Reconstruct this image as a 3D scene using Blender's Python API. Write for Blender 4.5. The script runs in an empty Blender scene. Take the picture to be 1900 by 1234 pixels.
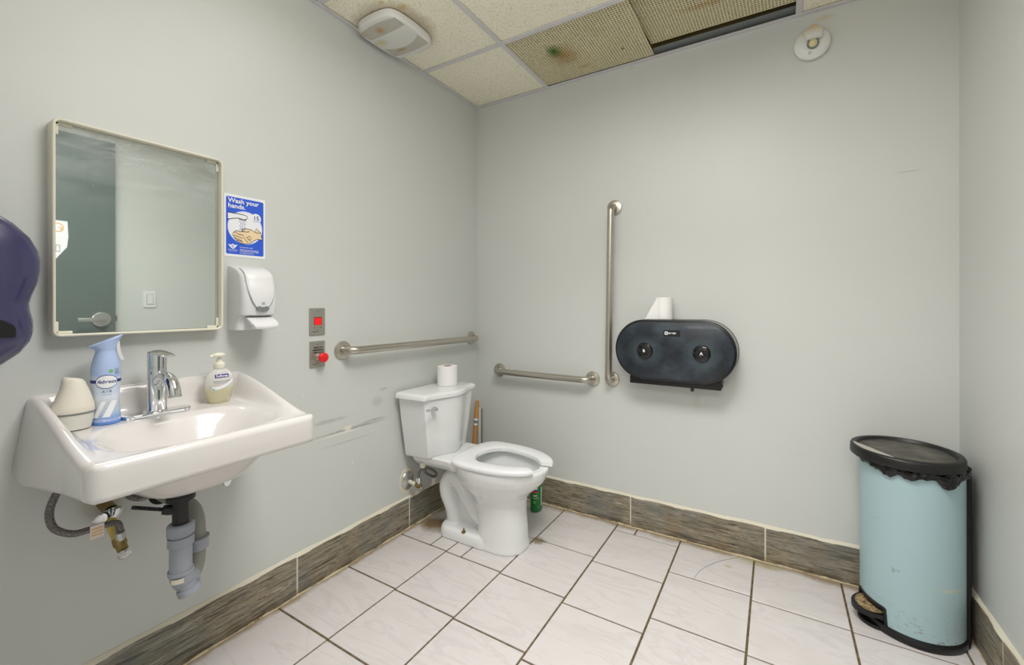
import bpy, bmesh, math, random
from math import sin, cos, pi, radians, sqrt
from mathutils import Vector, Matrix
random.seed(7)
C = bpy.context.scene.collection
S = bpy.context.scene
# ------------------------------------------------------------ camera, world, light, exposure
W, H, YF = 2.294, 2.44, -2.20          # room: x 0..W, y YF..0, z 0..H
cd = bpy.data.cameras.new('camera'); cam = bpy.data.objects.new('camera', cd); C.objects.link(cam)
r_, u_, f_ = Vector((.8688006, .49516101, -.00104444)), Vector((.000907414, .000517168, .99999946)), Vector((-.49516128, .86880108, 0))
cam.matrix_world = Matrix(((r_.x, u_.x, -f_.x, 1.68971), (r_.y, u_.y, -f_.y, -2.191126), (r_.z, u_.z, -f_.z, 1.171485), (0, 0, 0, 1)))
cd.sensor_width = 36; cd.lens = 36 * 782.328 / 1900; cd.shift_x = -45 / 1900; cd.shift_y = -52 / 1900; cd.clip_start = .02
S.camera = cam
wd = bpy.data.worlds.new('world'); S.world = wd; wd.use_nodes = True
wd.node_tree.nodes['Background'].inputs[0].default_value = (.9, .95, 1, 1); wd.node_tree.nodes['Background'].inputs[1].default_value = .3
S.view_settings.view_transform = 'Standard'; S.view_settings.look = 'None'; S.view_settings.gamma = 1; S.view_settings.use_curve_mapping = False
S.view_settings.exposure = 0.06
LIGHT = 3.4                             # glow of the ceiling lights' diffusers (built further down)
# lamps: name, centre, size x, size y, energy, spread in degrees
LAMPS = [('room', (.830, -1.406, H - .102), .56, .56, 2.0, 115), ('room', (1.456, -1.406, H - .102), .56, .56, 9.0, 115), ('room', (1.456, -1.406, H - .103), .56, .56, 9.5, 180), ('hall_fill', (1.70, -3.30, H - .102), 1.16, .54, 16.0, 180)]  # last lamp is unseen, added in the hallway as fill
for nm, lc_, lx, ly, lp, sp_ in LAMPS:
    ld = bpy.data.lights.new('lamp', 'AREA'); ld.shape = 'RECTANGLE'; ld.size = lx; ld.size_y = ly; ld.energy = lp; ld.color = (1, .972, .955); ld.spread = radians(sp_)
    lo_ = bpy.data.objects.new('lamp', ld); C.objects.link(lo_); lo_.location = lc_

# ------------------------------------------------------------ materials
def lin(c):
    return tuple(((v / 255) / 12.92 if v / 255 <= .04045 else ((v / 255 + .055) / 1.055) ** 2.4) for v in c) + (1,)
class Mt:
    """small wrapper to write node materials tersely"""
    def __init__(s, name, col=(200, 200, 200), rough=.5, metal=0, **kw):
        s.m = bpy.data.materials.new(name); s.m.use_nodes = True; s.t = s.m.node_tree; s.b = s.t.nodes['Principled BSDF']
        s.b.inputs['Base Color'].default_value = lin(col); s.b.inputs['Roughness'].default_value = rough; s.b.inputs['Metallic'].default_value = metal
        for k, v in kw.items(): s.b.inputs[k.replace('_', ' ')].default_value = v
    def n(s, ty, **kw):
        d = s.t.nodes.new(ty)
        for k, v in kw.items():
            if k in d.inputs: d.inputs[k].default_value = v
            else: setattr(d, k, v)
        return d
    def l(s, a, b): s.t.links.new(a, b)
    def coords(s, kind='Object', scale=(1, 1, 1), rnd=False):
        tc = s.n('ShaderNodeTexCoord'); mp = s.n('ShaderNodeMapping'); mp.inputs['Scale'].default_value = scale
        src = tc.outputs[kind] if kind != 'Position' else s.n('ShaderNodeNewGeometry').outputs['Position']
        if rnd:
            oi = s.n('ShaderNodeObjectInfo'); mu = s.n('ShaderNodeMath', operation='MULTIPLY'); mu.inputs[1].default_value = 37.
            s.l(oi.outputs['Random'], mu.inputs[0]); ad = s.n('ShaderNodeVectorMath', operation='ADD'); s.l(src, ad.inputs[0]); s.l(mu.outputs[0], ad.inputs[1]); src = ad.outputs[0]
        s.l(src, mp.inputs['Vector']); return mp.outputs[0]
    def noise(s, vec, scale, detail=4, rough=.55, dist=0):
        d = s.n('ShaderNodeTexNoise'); d.inputs['Scale'].default_value = scale; d.inputs['Detail'].default_value = detail; d.inputs['Roughness'].default_value = rough; d.inputs['Distortion'].default_value = dist
        s.l(vec, d.inputs['Vector']); return d.outputs['Fac']
    def ramp(s, fac, stops, interp='LINEAR'):
        d = s.n('ShaderNodeValToRGB'); e = d.color_ramp; e.interpolation = interp
        while len(e.elements) < len(stops): e.elements.new(.5)
        for el, (p, c) in zip(e.elements, stops): el.position = p; el.color = lin(c) if len(c) == 3 else c
        s.l(fac, d.inputs[0]); return d.outputs[0]
    def mask(s, fac, a, b):
        d = s.n('ShaderNodeMapRange'); d.inputs[1].default_value = a; d.inputs[2].default_value = b; s.l(fac, d.inputs[0]); return d.outputs[0]
    def mul(s, *fs, op='MULTIPLY'):
        o = fs[0]
        for f in fs[1:]:
            d = s.n('ShaderNodeMath', operation=op); s.l(o, d.inputs[0])
            if isinstance(f, (int, float)): d.inputs[1].default_value = f
            else: s.l(f, d.inputs[1])
            o = d.outputs[0]
        return o
    def mix(s, fac, a, b):
        d = s.n('ShaderNodeMix', data_type='RGBA')
        if isinstance(fac, (int, float)): d.inputs[0].default_value = fac
        else: s.l(fac, d.inputs[0])
        for i, v in ((6, a), (7, b)):
            if isinstance(v, tuple): d.inputs[i].default_value = lin(v)
            else: s.l(v, d.inputs[i])
        return d.outputs[2]
    def col(s, o): s.l(o, s.b.inputs['Base Color']); return s
    def bump(s, h, strength=.2, dist=.01):
        d = s.n('ShaderNodeBump'); d.inputs['Strength'].default_value = strength; d.inputs['Distance'].default_value = dist; s.l(h, d.inputs['Height']); s.l(d.outputs[0], s.b.inputs['Normal']); return s
    def xyz(s, vec):
        d = s.n('ShaderNodeSeparateXYZ'); s.l(vec, d.inputs[0]); return d.outputs
    def blob(s, vec, c, r, soft=.6, rag=0.0, nscale=30):
        """1 inside an ellipsoid about c with radii r (world units)"""
        d = s.n('ShaderNodeVectorMath', operation='SUBTRACT'); s.l(vec, d.inputs[0]); d.inputs[1].default_value = c
        q = s.n('ShaderNodeVectorMath', operation='DIVIDE'); s.l(d.outputs[0], q.inputs[0]); q.inputs[1].default_value = r
        le = s.n('ShaderNodeVectorMath', operation='LENGTH'); s.l(q.outputs[0], le.inputs[0]); o = le.outputs['Value']
        if rag: o = s.mul(o, s.mul(s.noise(vec, nscale, 5), rag), op='ADD')
        return s.mask(o, 1 + rag * .5, 1 + rag * .5 - soft)

WALLC = (210, 212, 210)
def wall_mat(name, stains=(), streaks=()):
    m = Mt(name, WALLC, .42); p = m.coords('Position')
    c = m.mix(m.noise(p, 2.2, 3), (206, 209, 205), (213, 215, 211))
    for cen, r, colr, amt, rag in stains:
        c = m.mix(m.mul(m.blob(p, cen, r, .7, rag), amt), c, colr)
    m.col(c); m.bump(m.noise(p, 900, 2), .06, .001); return m.m
M = {}
M['wall'] = wall_mat('wall_paint')
M['wall_left'] = wall_mat('wall_paint_scuffed', stains=[
    ((0, -.93, .605), (.05, .23, .011), (120, 122, 118), .55, .9), ((0, -.98, .598), (.05, .16, .006), (238, 236, 228), .9, 1.2),
    ((0, -.955, .612), (.05, .03, .013), (236, 230, 214), .95, .5), ((0, -.81, .617), (.05, .09, .006), (120, 122, 112), .5, .8),
    ((0, -.95, .553), (.05, .17, .003), (120, 122, 118), .4, .8), ((0, -.79, .70), (.05, .045, .035), (165, 167, 162), .35, 1.0),
    ((0, -.75, .755), (.05, .03, .01), (120, 122, 118), .3, 1.2), ((0, -1.05, .665), (.05, .13, .012), (140, 142, 138), .35, .9),
    ((0, -.62, .80), (.05, .02, .012), (214, 205, 180), .5, .9), ((0, -.93, .45), (.05, .003, .014), (238, 238, 232), .8, .2), ((0, -1.16, .80), (.05, .003, .006), (238, 238, 232), .8, .2),
    ((0, -1.75, .60), (.05, .06, .05), (200, 190, 160), .4, 1.0)])
M['wall_back'] = wall_mat('wall_paint_marked', stains=[
    ((1.87, 0, 2.405), (.05, .05, .016), (200, 185, 140), .5, .8), ((1.02, 0, 2.425), (.03, .05, .01), (205, 190, 150), .4, .8), ((1.085, 0, 1.66), (.006, .05, .003), (240, 240, 236), .8, .3),
    ((2.15, 0, 1.70), (.05, .05, .003), (150, 150, 146), .5, .8), ((1.35, 0, .70), (.02, .05, .06), (202, 200, 176), .4, .8)])
def simple(k, col, rough, metal=0, **kw): M[k] = Mt(k, col, rough, metal, **kw).m
simple('porcelain', (221, 217, 214), .12, Coat_Weight=.6, Coat_Roughness=.05)
simple('toilet_white', (233, 235, 234), .14, Coat_Weight=.5, Coat_Roughness=.05)
simple('seat_plastic', (236, 237, 237), .3)
simple('white_plastic', (226, 226, 226), .32)
simple('white_sheet', (240, 241, 243), .5)
simple('cream_plastic', (226, 222, 204), .4)
simple('fresh_cream', (228, 222, 208), .42)
simple('grey_plastic', (120, 124, 124), .35)
simple('chrome', (222, 224, 226), .07, 1)
simple('dull_chrome', (196, 196, 192), .3, .85)
simple('brass', (150, 130, 85), .3, 1)
m = Mt('mirror_glass', (222, 228, 224), .015, 1); pos = m.coords('Position'); Z_ = m.xyz(pos)[2]
sm_ = m.mul(m.mask(Z_, 1.42, 1.64), m.mask(m.noise(m.coords('Position', (1, 1, 4.5)), 5.5, 5, .6, .8), .38, .72))
dif = m.n('ShaderNodeBsdfDiffuse'); dif.inputs[0].default_value = lin((225, 228, 228)); mx = m.n('ShaderNodeMixShader'); m.l(m.mul(m.mul(sm_, .38), .05, op='ADD'), mx.inputs[0]); m.l(m.b.outputs[0], mx.inputs[1]); m.l(dif.outputs[0], mx.inputs[2]); m.l(mx.outputs[0], m.t.nodes['Material Output'].inputs[0]); M['mirror_glass'] = m.m
simple('black_plastic', (19, 20, 21), .4)
simple('gloss_black', (12, 12, 13), .1, Coat_Weight=.4)
simple('dark_void', (12, 12, 13), .8)
simple('bag_black', (7, 7, 10), .2)
simple('red_plastic', (235, 22, 30), .3)
simple('pvc_grey', (160, 165, 175), .42)
simple('pvc_dull', (148, 148, 138), .5)
simple('abs_black', (24, 24, 25), .35)
simple('pipe_yellow', (214, 190, 96), .45)
simple('print_blue', (44, 92, 214), .45)
simple('print_white', (240, 241, 245), .5)
simple('print_pale', (214, 226, 248), .5)
simple('print_navy', (40, 44, 130), .45)
simple('print_black', (28, 28, 28), .5)
simple('print_grey', (120, 122, 135), .5)
simple('print_skin', (240, 214, 172), .5)
simple('print_green', (110, 190, 110), .5)
simple('print_teal', (110, 185, 165), .5)
simple('print_red', (206, 40, 60), .5)
simple('print_orange', (232, 178, 100), .5)
simple('hall_white', (222, 220, 214), .6)
simple('lid_rim', (20, 19, 18), .42)
simple('steel_strip', (178, 176, 166), .4, .2)
simple('tag_paper', (236, 222, 214), .6)
simple('green_bottle', (12, 122, 44), .18, Coat_Weight=.4)
simple('caulk', (222, 216, 196), .7)
simple('grid_white', (214, 212, 214), .4)
simple('screw', (150, 150, 145), .3, 1)
simple('soap_pump', (238, 234, 216), .35)
simple('navy_glass', (24, 24, 62), .2)

m = Mt('brushed_steel', (172, 168, 158), .3, 1); p = m.coords('Object', (1, 1, 1))
m.l(m.mask(m.noise(m.coords('Object', (3, 3, 220)), 5, 2), .0, 1.0), m.n('ShaderNodeMath').inputs[0])
m.col(m.mix(m.noise(p, 60, 3), (204, 198, 186), (186, 181, 170))); M['steel'] = m.m
m = Mt('plate_steel', (150, 146, 138), .42, .75); m.col(m.mix(m.noise(m.coords('Object', (1, 300, 6)), 4, 2), (186, 184, 174), (164, 162, 152))); M['plate'] = m.m

m = Mt('wood_look_tile', rough=.5); v = m.coords('Object', (1, 1, 1), True)          # long axis is local x on every tile
g1 = m.noise(m.coords('Object', (1.6, 8, 22), True), 3.0, 8, .66, 1.6); g2 = m.noise(m.coords('Object', (2.2, 30, 120), True), 3.0, 7, .7, .9); pa = m.noise(v, 4.5, 3)
c = m.ramp(g1, [(.32, (44, 41, 33)), (.42, (104, 96, 80)), (.49, (168, 154, 128)), (.55, (112, 112, 104)), (.61, (176, 166, 144)), (.70, (196, 192, 178))])
c = m.mix(m.mul(m.mask(pa, .42, .62), .8), c, m.mix(.6, c, (104, 114, 116)))
c = m.mix(m.mul(m.mask(m.noise(v, 7, 4), .52, .66), .5), c, m.mix(.6, c, (150, 120, 80)))
c = m.mix(m.mul(m.mask(g2, .53, .62), .85), c, (54, 49, 38)); c = m.mix(m.mul(m.mask(g2, .44, .36), .5), c, (196, 188, 168))
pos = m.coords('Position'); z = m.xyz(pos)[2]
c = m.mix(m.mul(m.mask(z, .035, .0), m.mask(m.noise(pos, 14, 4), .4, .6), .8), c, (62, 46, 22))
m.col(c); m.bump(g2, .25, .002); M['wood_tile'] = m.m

m = Mt('marble_floor_tile', rough=.3, Coat_Weight=.1)
v = m.coords('Object', (1, 1, 1), True)
rot = m.n('ShaderNodeMapping'); rot.inputs['Rotation'].default_value = (0, 0, .6); rot.inputs['Scale'].default_value = (.7, 3.4, 1); m.l(v, rot.inputs['Vector'])
vein = m.noise(rot.outputs[0], 3.2, 7, .55, .7); cl = m.noise(v, 6, 4)
c = m.ramp(vein, [(.36, (217, 212, 210)), (.46, (219, 214, 212)), (.50, (209, 204, 202)), (.54, (219, 214, 212)), (.7, (213, 208, 205))])
c = m.mix(m.mul(m.mask(cl, .5, .8), .7), c, (208, 203, 200))
pos = m.coords('Position'); X, Y, Z = m.xyz(pos); nz = m.noise(pos, 11, 5, .6)
near = m.mul(m.mask(X, .06, .0), m.mask(Y, -.075, -.0), op='MAXIMUM')
c = m.mix(m.mul(m.mask(m.mul(near, nz, op='ADD'), .72, 1.15), .75), c, (140, 116, 66))
c = m.mix(m.mul(m.blob(pos, (.10, -.50, 0), (.12, .09, .2), .6, .8, 20), .9), c, (118, 92, 40))
c = m.mix(m.mul(m.blob(pos, (.66, -.37, 0), (.05, .04, .2), .6, .9, 40), .8), c, (120, 98, 46))
c = m.mix(m.mul(m.blob(pos, (1.62, -.05, 0), (.13, .03, .2), .7, .6, 30), .45), c, (170, 165, 96))
c = m.mix(m.mul(m.blob(pos, (1.50, -.13, 0), (.025, .015, .2), .7, .6, 60), .5), c, (170, 165, 110))
sp = m.mask(m.noise(pos, 75, 2, .5), .745, .78); c = m.mix(m.mul(sp, .6), c, (70, 66, 62))
m.col(c); M['floor_tile'] = m.m
m = Mt('grout_brown', rough=.9); pos = m.coords('Position'); m.col(m.mix(m.mask(m.noise(pos, 40, 4), .35, .65), (84, 70, 48), (122, 106, 78))); M['grout'] = m.m
m = Mt('grout_white', rough=.8); pos = m.coords('Position'); m.col(m.mix(m.mask(m.xyz(pos)[2], .03, .0), m.mix(m.noise(pos, 60, 3), (226, 222, 210), (200, 194, 176)), (160, 135, 85))); M['grout_white'] = m.m

m = Mt('acoustic_tile', rough=.85); pos = m.coords('Position')
vo = m.n('ShaderNodeTexVoronoi'); vo.inputs['Scale'].default_value = 120; vo.inputs['Randomness'].default_value = 1; m.l(pos, vo.inputs['Vector'])
holes = m.mul(m.mask(vo.outputs['Distance'], .30, .16), m.mask(m.noise(pos, 70, 3), .50, .56))
fis = m.mul(m.mask(m.noise(pos, 160, 3, .6, .6), .585, .63), .55)
c = m.mix(m.noise(pos, 3, 3), (250, 244, 220), (253, 249, 231)); c = m.mix(m.mul(holes, .8), c, (138, 128, 96)); c = m.mix(fis, c, (188, 178, 140))
fanc = (.147, -.805, 2.44)
ring = m.mul(m.blob(pos, (.157, -.815, 2.44), (.205, .195, 9), .35, .25, 25), .62); c = m.mix(ring, c, (140, 112, 66))
c = m.mix(m.mul(m.blob(pos, (.30, -.905, 2.44), (.03, .025, 9), .7, .8, 50), .6), c, (196, 158, 60)); c = m.mix(m.mul(m.blob(pos, (.245, -.97, 2.44), (.015, .012, 9), .7, .8, 50), .6), c, (196, 158, 60))
m.col(c); m.bump(m.mul(holes, fis, op='ADD'), -.4, .003); M['ceil_tile'] = m.m

m = Mt('egg_crate_plastic', (236, 226, 190), .5); pos = m.coords('Position'); c = m.mix(m.noise(pos, 6, 3), (240, 232, 200), (230, 220, 182))
c = m.mix(m.mul(m.blob(pos, (.745, -.245, 2.44), (.10, .11, 9), .9, .5, 20), .75), c, (190, 142, 66)); c = m.mix(m.mul(m.blob(pos, (.715, -.30, 2.44), (.05, .065, 9), .9, .5, 30), .95), c, (52, 120, 24))
c = m.mix(m.mul(m.blob(pos, (1.025, -.154, 2.44), (.012, .012, 9), .6), .9), c, (150, 100, 30)); c = m.mix(m.mul(m.blob(pos, (.80, -.105, 2.44), (.045, .02, 9), .8, .5, 40), .45), c, (190, 150, 70))
c = m.mix(m.mul(m.blob(pos, (1.42, -.25, 2.44), (.15, .03, 9), .9, .7, 20), .55), c, (196, 156, 80)); m.col(c); M['crate'] = m.m
m = Mt('plenum_metal', (150, 132, 86), .7); M['plenum'] = m.m

m = Mt('fan_plastic', (226, 226, 220), .4); pos = m.coords('Position'); c = m.mix(0., (228, 228, 223), (228, 228, 223))
c = m.mix(m.mul(m.blob(pos, (.135, -.885, 2.41), (.03, .03, 9), .8, .6, 60), .9), c, (214, 160, 50)); c = m.mix(m.mul(m.blob(pos, (.06, -.82, 2.41), (.05, .03, 9), .8, .9, 40), .6), c, (206, 196, 110)); c = m.mix(m.mul(m.blob(pos, (.105, -.735, 2.41), (.04, .012, 9), .8, .8, 60), .8), c, (190, 140, 60)); c = m.mix(m.mul(m.blob(pos, (.03, -.92, 2.41), (.05, .05, 9), .8, .5, 40), .5), c, (190, 165, 110))
m.col(c); M['fan'] = m.m
m = Mt('sensor_plastic', (228, 229, 224), .4); pos = m.coords('Position'); m.col(m.mix(m.mul(m.blob(pos, (1.825, -.02, 2.37), (.07, .12, .055), .8, .3, 30), .75), (230, 231, 227), (222, 184, 110))); M['sensor'] = m.m
m = Mt('amber_lens', (220, 208, 160), .15); M['lens'] = m.m

m = Mt('dispenser_smoke', (38, 46, 56), .36, Coat_Weight=.1); pos = m.coords('Position'); n1 = m.noise(pos, 9, 4, .6); n2 = m.noise(pos, 220, 2)
c = m.ramp(n1, [(.35, (20, 25, 32)), (.52, (34, 43, 52)), (.68, (54, 67, 74))])
for cx in (1.132, 1.393): c = m.mix(m.mul(m.blob(pos, (cx, -.13, .94), (.095, .2, .085), .8, .5, 20), .5), c, (92, 110, 116))
c = m.mix(m.mul(m.mask(n2, .6, .75), .35), c, (84, 96, 104)); m.col(c); m.bump(n2, .08, .001); M['smoke'] = m.m
m = Mt('towel_plastic', (46, 44, 90), .26, Coat_Weight=.5); pos = m.coords('Position'); c = m.mix(m.noise(pos, 10, 3), (40, 39, 76), (64, 62, 100)); m.col(c); m.bump(m.noise(pos, 260, 2), .12, .001); M['purple'] = m.m

m = Mt('bin_blue', (176, 202, 207), .42); pos = m.coords('Position'); Z = m.xyz(pos)[2]; dn = m.noise(m.coords('Position', (1, 1, 2.6)), 42, 5, .7); low = m.mask(Z, .13, .02)
c = m.mix(m.mul(low, m.mask(dn, .565, .62), .85), (168, 195, 200), (112, 108, 84)); c = m.mix(m.mul(m.mask(m.noise(pos, 26, 4), .70, .74), .5), c, (112, 122, 120)); c = m.mix(m.mul(m.blob(pos, (2.20, -.29, .21), (.05, .05, .006), .8, .8, 60), .7), c, (214, 200, 150))
m.col(c); M['bin'] = m.m
m = Mt('bin_lid', (46, 45, 42), .5); pos = m.coords('Position'); m.col(m.mix(m.mask(m.noise(pos, 16, 5, .6), .38, .7), (62, 60, 54), (104, 100, 90))); M['bin_lid'] = m.m
m = Mt('pedal_worn', rough=.7); pos = m.coords('Position'); m.col(m.mix(m.mask(m.noise(pos, 90, 4, .7), .42, .6), (176, 152, 108), (84, 72, 52))); M['worn'] = m.m
m = Mt('paper_roll', (244, 243, 240), .9); pos = m.coords('Position'); m.bump(m.noise(m.coords('Position', (1, 1, 1)), 300, 2), .3, .002); M['tissue'] = m.m
simple('cardboard', (186, 160, 120), .9)
m = Mt('broom_wood', rough=.5); m.col(m.mix(m.noise(m.coords('Position', (40, 40, 3)), 6, 4), (206, 146, 68), (172, 112, 46))); M['wood'] = m.m
m = Mt('door_green', rough=.4); pos = m.coords('Position'); c = m.mix(m.noise(pos, 5, 4), (88, 101, 97), (98, 112, 108)); c = m.mix(m.mul(m.mask(m.noise(pos, 55, 3, .6), .70, .73), .6), c, (190, 200, 190)); c = m.mix(m.mul(m.mask(m.noise(m.coords('Position', (4, 4, .6)), 8, 5, .7), .55, .8), .4), c, (120, 138, 132)); m.col(c); M['door'] = m.m
m = Mt('braided_hose', (120, 112, 108), .4, .5); pos = m.coords('Position'); m.col(m.mix(m.mask(m.noise(pos, 500, 2), .45, .55), (138, 134, 132), (84, 76, 72))); M['hose'] = m.m
m = Mt('soap_clear', (238, 236, 222), .08, Transmission_Weight=.55, IOR=1.2); pos = m.coords('Position'); Z = m.xyz(pos)[2]; m.col(m.mix(m.mask(Z, .915, .89), (244, 244, 242), (236, 230, 200))); M['soap_clear'] = m.m
m = Mt('gel_cup', (230, 228, 218), .2, Transmission_Weight=.15, IOR=1.2); M['gel'] = m.m
m = Mt('aerosol_print', rough=.32); pos = m.coords('Position'); Xx, Yy, Z = m.xyz(pos)
zz = m.mul(Z, m.mul(m.noise(pos, 28, 3), .03), op='ADD')
c = m.ramp(m.mask(zz, .86, 1.012), [(0, (78, 126, 214)), (.10, (110, 156, 224)), (.26, (186, 202, 222)), (.40, (200, 208, 216)), (.50, (218, 226, 236)), (.62, (204, 218, 236)), (.82, (206, 222, 238)), (.9, (176, 196, 234)), (1, (176, 196, 234))]); m.col(c); M['aerosol'] = m.m
simple('aerosol_cap', (176, 196, 234), .35)
m = Mt('diffuser_light', (255, 255, 255), .6); m.b.inputs['Emission Color'].default_value = (1, .975, .955, 1); m.b.inputs['Emission Strength'].default_value = LIGHT; M['light'] = m.m
m = Mt('sign_lamp_red', (235, 24, 30), .25); m.b.inputs['Emission Color'].default_value = lin((240, 20, 26)); m.b.inputs['Emission Strength'].default_value = .35; M['red_lamp'] = m.m

# ------------------------------------------------------------ mesh builder
class MB:
    def __init__(s): s.v = []; s.f = []
    def add(s, vs, fs):
        o = len(s.v); s.v += [tuple(v) for v in vs]; s.f += [tuple(i + o for i in f) for f in fs]; return s
    def loft(s, rings, closed=True, cap0=True, cap1=True):
        n = len(rings[0]); vs = [p for r in rings for p in r]; fs = []
        for k in range(len(rings) - 1):
            for i in range(n if closed else n - 1):
                j = (i + 1) % n; fs.append((k * n + i, k * n + j, (k + 1) * n + j, (k + 1) * n + i))
        if cap0: fs.append(tuple(range(n))[::-1])
        if cap1: fs.append(tuple((len(rings) - 1) * n + i for i in range(n)))
        return s.add(vs, fs)
    def box(s, a, b, bev=0, seg=2):
        bm = bmesh.new(); bmesh.ops.create_cube(bm, size=1)
        for v in bm.verts: v.co = Vector([(a[i] + b[i]) / 2 + v.co[i] * (b[i] - a[i]) for i in range(3)])
        if bev: bmesh.ops.bevel(bm, geom=bm.edges[:], offset=bev, segments=seg, profile=.5, affect='EDGES')
        bm.verts.ensure_lookup_table(); s.add([v.co for v in bm.verts], [[v.index for v in f.verts] for f in bm.faces]); bm.free(); return s
    def prism(s, F, pts, o0, o1, b=0, seg=3, b0=0):
        def inset(d):
            n = len(pts); out = []
            for i in range(n):
                p0, p1, p2 = (Vector(pts[i - 1]), Vector(pts[i]), Vector(pts[(i + 1) % n])); e1 = (p1 - p0); e2 = (p2 - p1)
                if e1.length < 1e-9: e1 = e2
                if e2.length < 1e-9: e2 = e1
                n1 = Vector((-e1.y, e1.x)).normalized(); n2 = Vector((-e2.y, e2.x)).normalized(); nn = (n1 + n2); k = max(.35, nn.length_squared / 2); out.append(p1 + nn / k / 2 * 1.0 * d if True else p1)
            return out
        rings = []
        if b0:
            for k in range(seg + 1):
                a = pi / 2 * k / seg; rings.append([F(p[0], p[1], o0 + b0 * (1 - sin(a))) for p in inset(b0 * (1 - cos(a)))][:] if False else [F(p[0], p[1], o0 + b0 * (1 - cos(a))) for p in inset(b0 * (1 - sin(a)))])
        else: rings.append([F(p[0], p[1], o0) for p in pts])
        if b:
            for k in range(seg + 1):
                a = pi / 2 * k / seg; rings.append([F(p[0], p[1], o1 - b + b * sin(a)) for p in inset(b * (1 - cos(a)))])
        else: rings.append([F(p[0], p[1], o1) for p in pts])
        return s.loft(rings)
    def tube(s, path, r, n=12, cap=True):
        P = [Vector(p) for p in path]; R = r if isinstance(r, (list, tuple)) else [r] * len(P); rings = []; up = None
        for i, p in enumerate(P):
            t = (P[min(i + 1, len(P) - 1)] - P[max(i - 1, 0)]).normalized()
            if up is None: up = t.orthogonal().normalized()
            up = (up - t * up.dot(t)).normalized(); bi = t.cross(up)
            rings.append([p + (up * cos(2 * pi * k / n) + bi * sin(2 * pi * k / n)) * R[i] for k in range(n)])
        return s.loft(rings, cap0=cap, cap1=cap)
    def lathe(s, c, axis, prof, n=24, sq=(1, 1), cap0=True, cap1=True):
        """prof: (distance along axis, radius)"""
        A = Vector(axis).normalized(); U = Vector((0, 0, 1)) if abs(A.z) < .9 else Vector((1, 0, 0)); U = (U - A * U.dot(A)).normalized(); V = A.cross(U); c = Vector(c)
        return s.loft([[c + A * h + U * (r * sq[0] * cos(2 * pi * k / n)) + V * (r * sq[1] * sin(2 * pi * k / n)) for k in range(n)] for h, r in prof], cap0=cap0, cap1=cap1)
    def build(s, name, mat, parent=None, smooth=True, ang=38, fix=True):
        me = bpy.data.meshes.new(name); o0 = Vector((0, 0, 0)); q = parent
        while q is not None: o0 = o0 + q.location; q = q.parent
        me.from_pydata([(v[0] - o0.x, v[1] - o0.y, v[2] - o0.z) for v in s.v], [], s.f)
        if fix:
            bm = bmesh.new(); bm.from_mesh(me); bmesh.ops.recalc_face_normals(bm, faces=bm.faces); bm.to_mesh(me); bm.free()
        return finish(name, me, mat, parent, smooth, ang)
def finish(name, me, mat, parent=None, smooth=True, ang=38):
    me.materials.append(M[mat] if isinstance(mat, str) else mat)
    if smooth: me.shade_smooth(); me.set_sharp_from_angle(angle=radians(ang))
    o = bpy.data.objects.new(name, me); C.objects.link(o)
    if parent is not None: o.parent = parent
    return o
def thing(name, loc, label, cat, group=None):
    o = bpy.data.objects.new(name, None); C.objects.link(o); o.location = loc; o.empty_display_size = .02
    o['label'] = label; o['category'] = cat
    if group: o['group'] = group
    return o
def struct(o): o['kind'] = 'structure'; return o
def wrap(o, me=None): return o
FL = lambda x0=0.0: (lambda r, u, o: (x0 + o, r, u))          # on the left wall: right = +y, out = +x
FB = lambda y0=0.0: (lambda r, u, o: (r, y0 - o, u))          # on the back wall: right = +x, out = -y
FR = lambda: (lambda r, u, o: (W - o, -r, u))                 # on the right wall: right = -y, out = -x
FZ = lambda: (lambda r, u, o: (r, u, o))
def rrect(cx, cy, w, h, r, n=6):
    out = []
    for (sx, sy, a0) in ((1, -1, -pi / 2), (1, 1, 0), (-1, 1, pi / 2), (-1, -1, pi)):
        for k in range(n + 1):
            a = a0 + pi / 2 * k / n; out.append((cx + sx * (w / 2 - r) + r * cos(a), cy + sy * (h / 2 - r) + r * sin(a)))
    return out
def ell(cx, cy, a, b, n=32, t0=0, t1=2 * pi): return [(cx + a * cos(t0 + (t1 - t0) * k / n), cy + b * sin(t0 + (t1 - t0) * k / n)) for k in range(n)]
def text(name, s, size, F, r, u, o, mat, parent, bold=0.0, align='LEFT', shear=0, xs=1.0, wrapf=None):
    cu = bpy.data.curves.new(name, 'FONT'); cu.body = s; cu.size = size; cu.align_x = align; cu.offset = bold * size; cu.shear = shear; cu.resolution_u = 2; cu.space_line = .86
    ob = bpy.data.objects.new('t', cu); C.objects.link(ob); dg = bpy.context.evaluated_depsgraph_get(); dg.update()
    me = bpy.data.meshes.new_from_object(ob.evaluated_get(dg)); bpy.data.objects.remove(ob)
    mb = MB(); f = wrapf or F
    mb.add([f(r + v.co.x * xs, u + v.co.y, o) for v in me.vertices], [list(p.vertices) for p in me.polygons]); bpy.data.meshes.remove(me)
    return mb.build(name, mat, parent, smooth=False, fix=False)
def poly(name, pts, F, o, mat, parent, th=.0002):
    return MB().prism(F, pts, o - th, o).build(name, mat, parent, smooth=False)
def line2(name, segs, w, F, o, mat, parent):
    """printed line art: each polyline becomes a thin ribbon"""
    mb = MB()
    for pl in segs:
        L = []; R_ = []
        for i, p in enumerate(pl):
            a = Vector(pl[max(i - 1, 0)]); b = Vector(pl[min(i + 1, len(pl) - 1)]); t = (b - a).normalized(); nn = Vector((-t.y, t.x)) * w / 2; L.append(Vector(p) + nn); R_.append(Vector(p) - nn)
        n = len(pl); mb.add([F(q.x, q.y, o) for q in L + R_], [(i, i + 1, n + i + 1, n + i) for i in range(n - 1)])
    return mb.build(name, mat, parent, smooth=False, fix=False)
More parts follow.
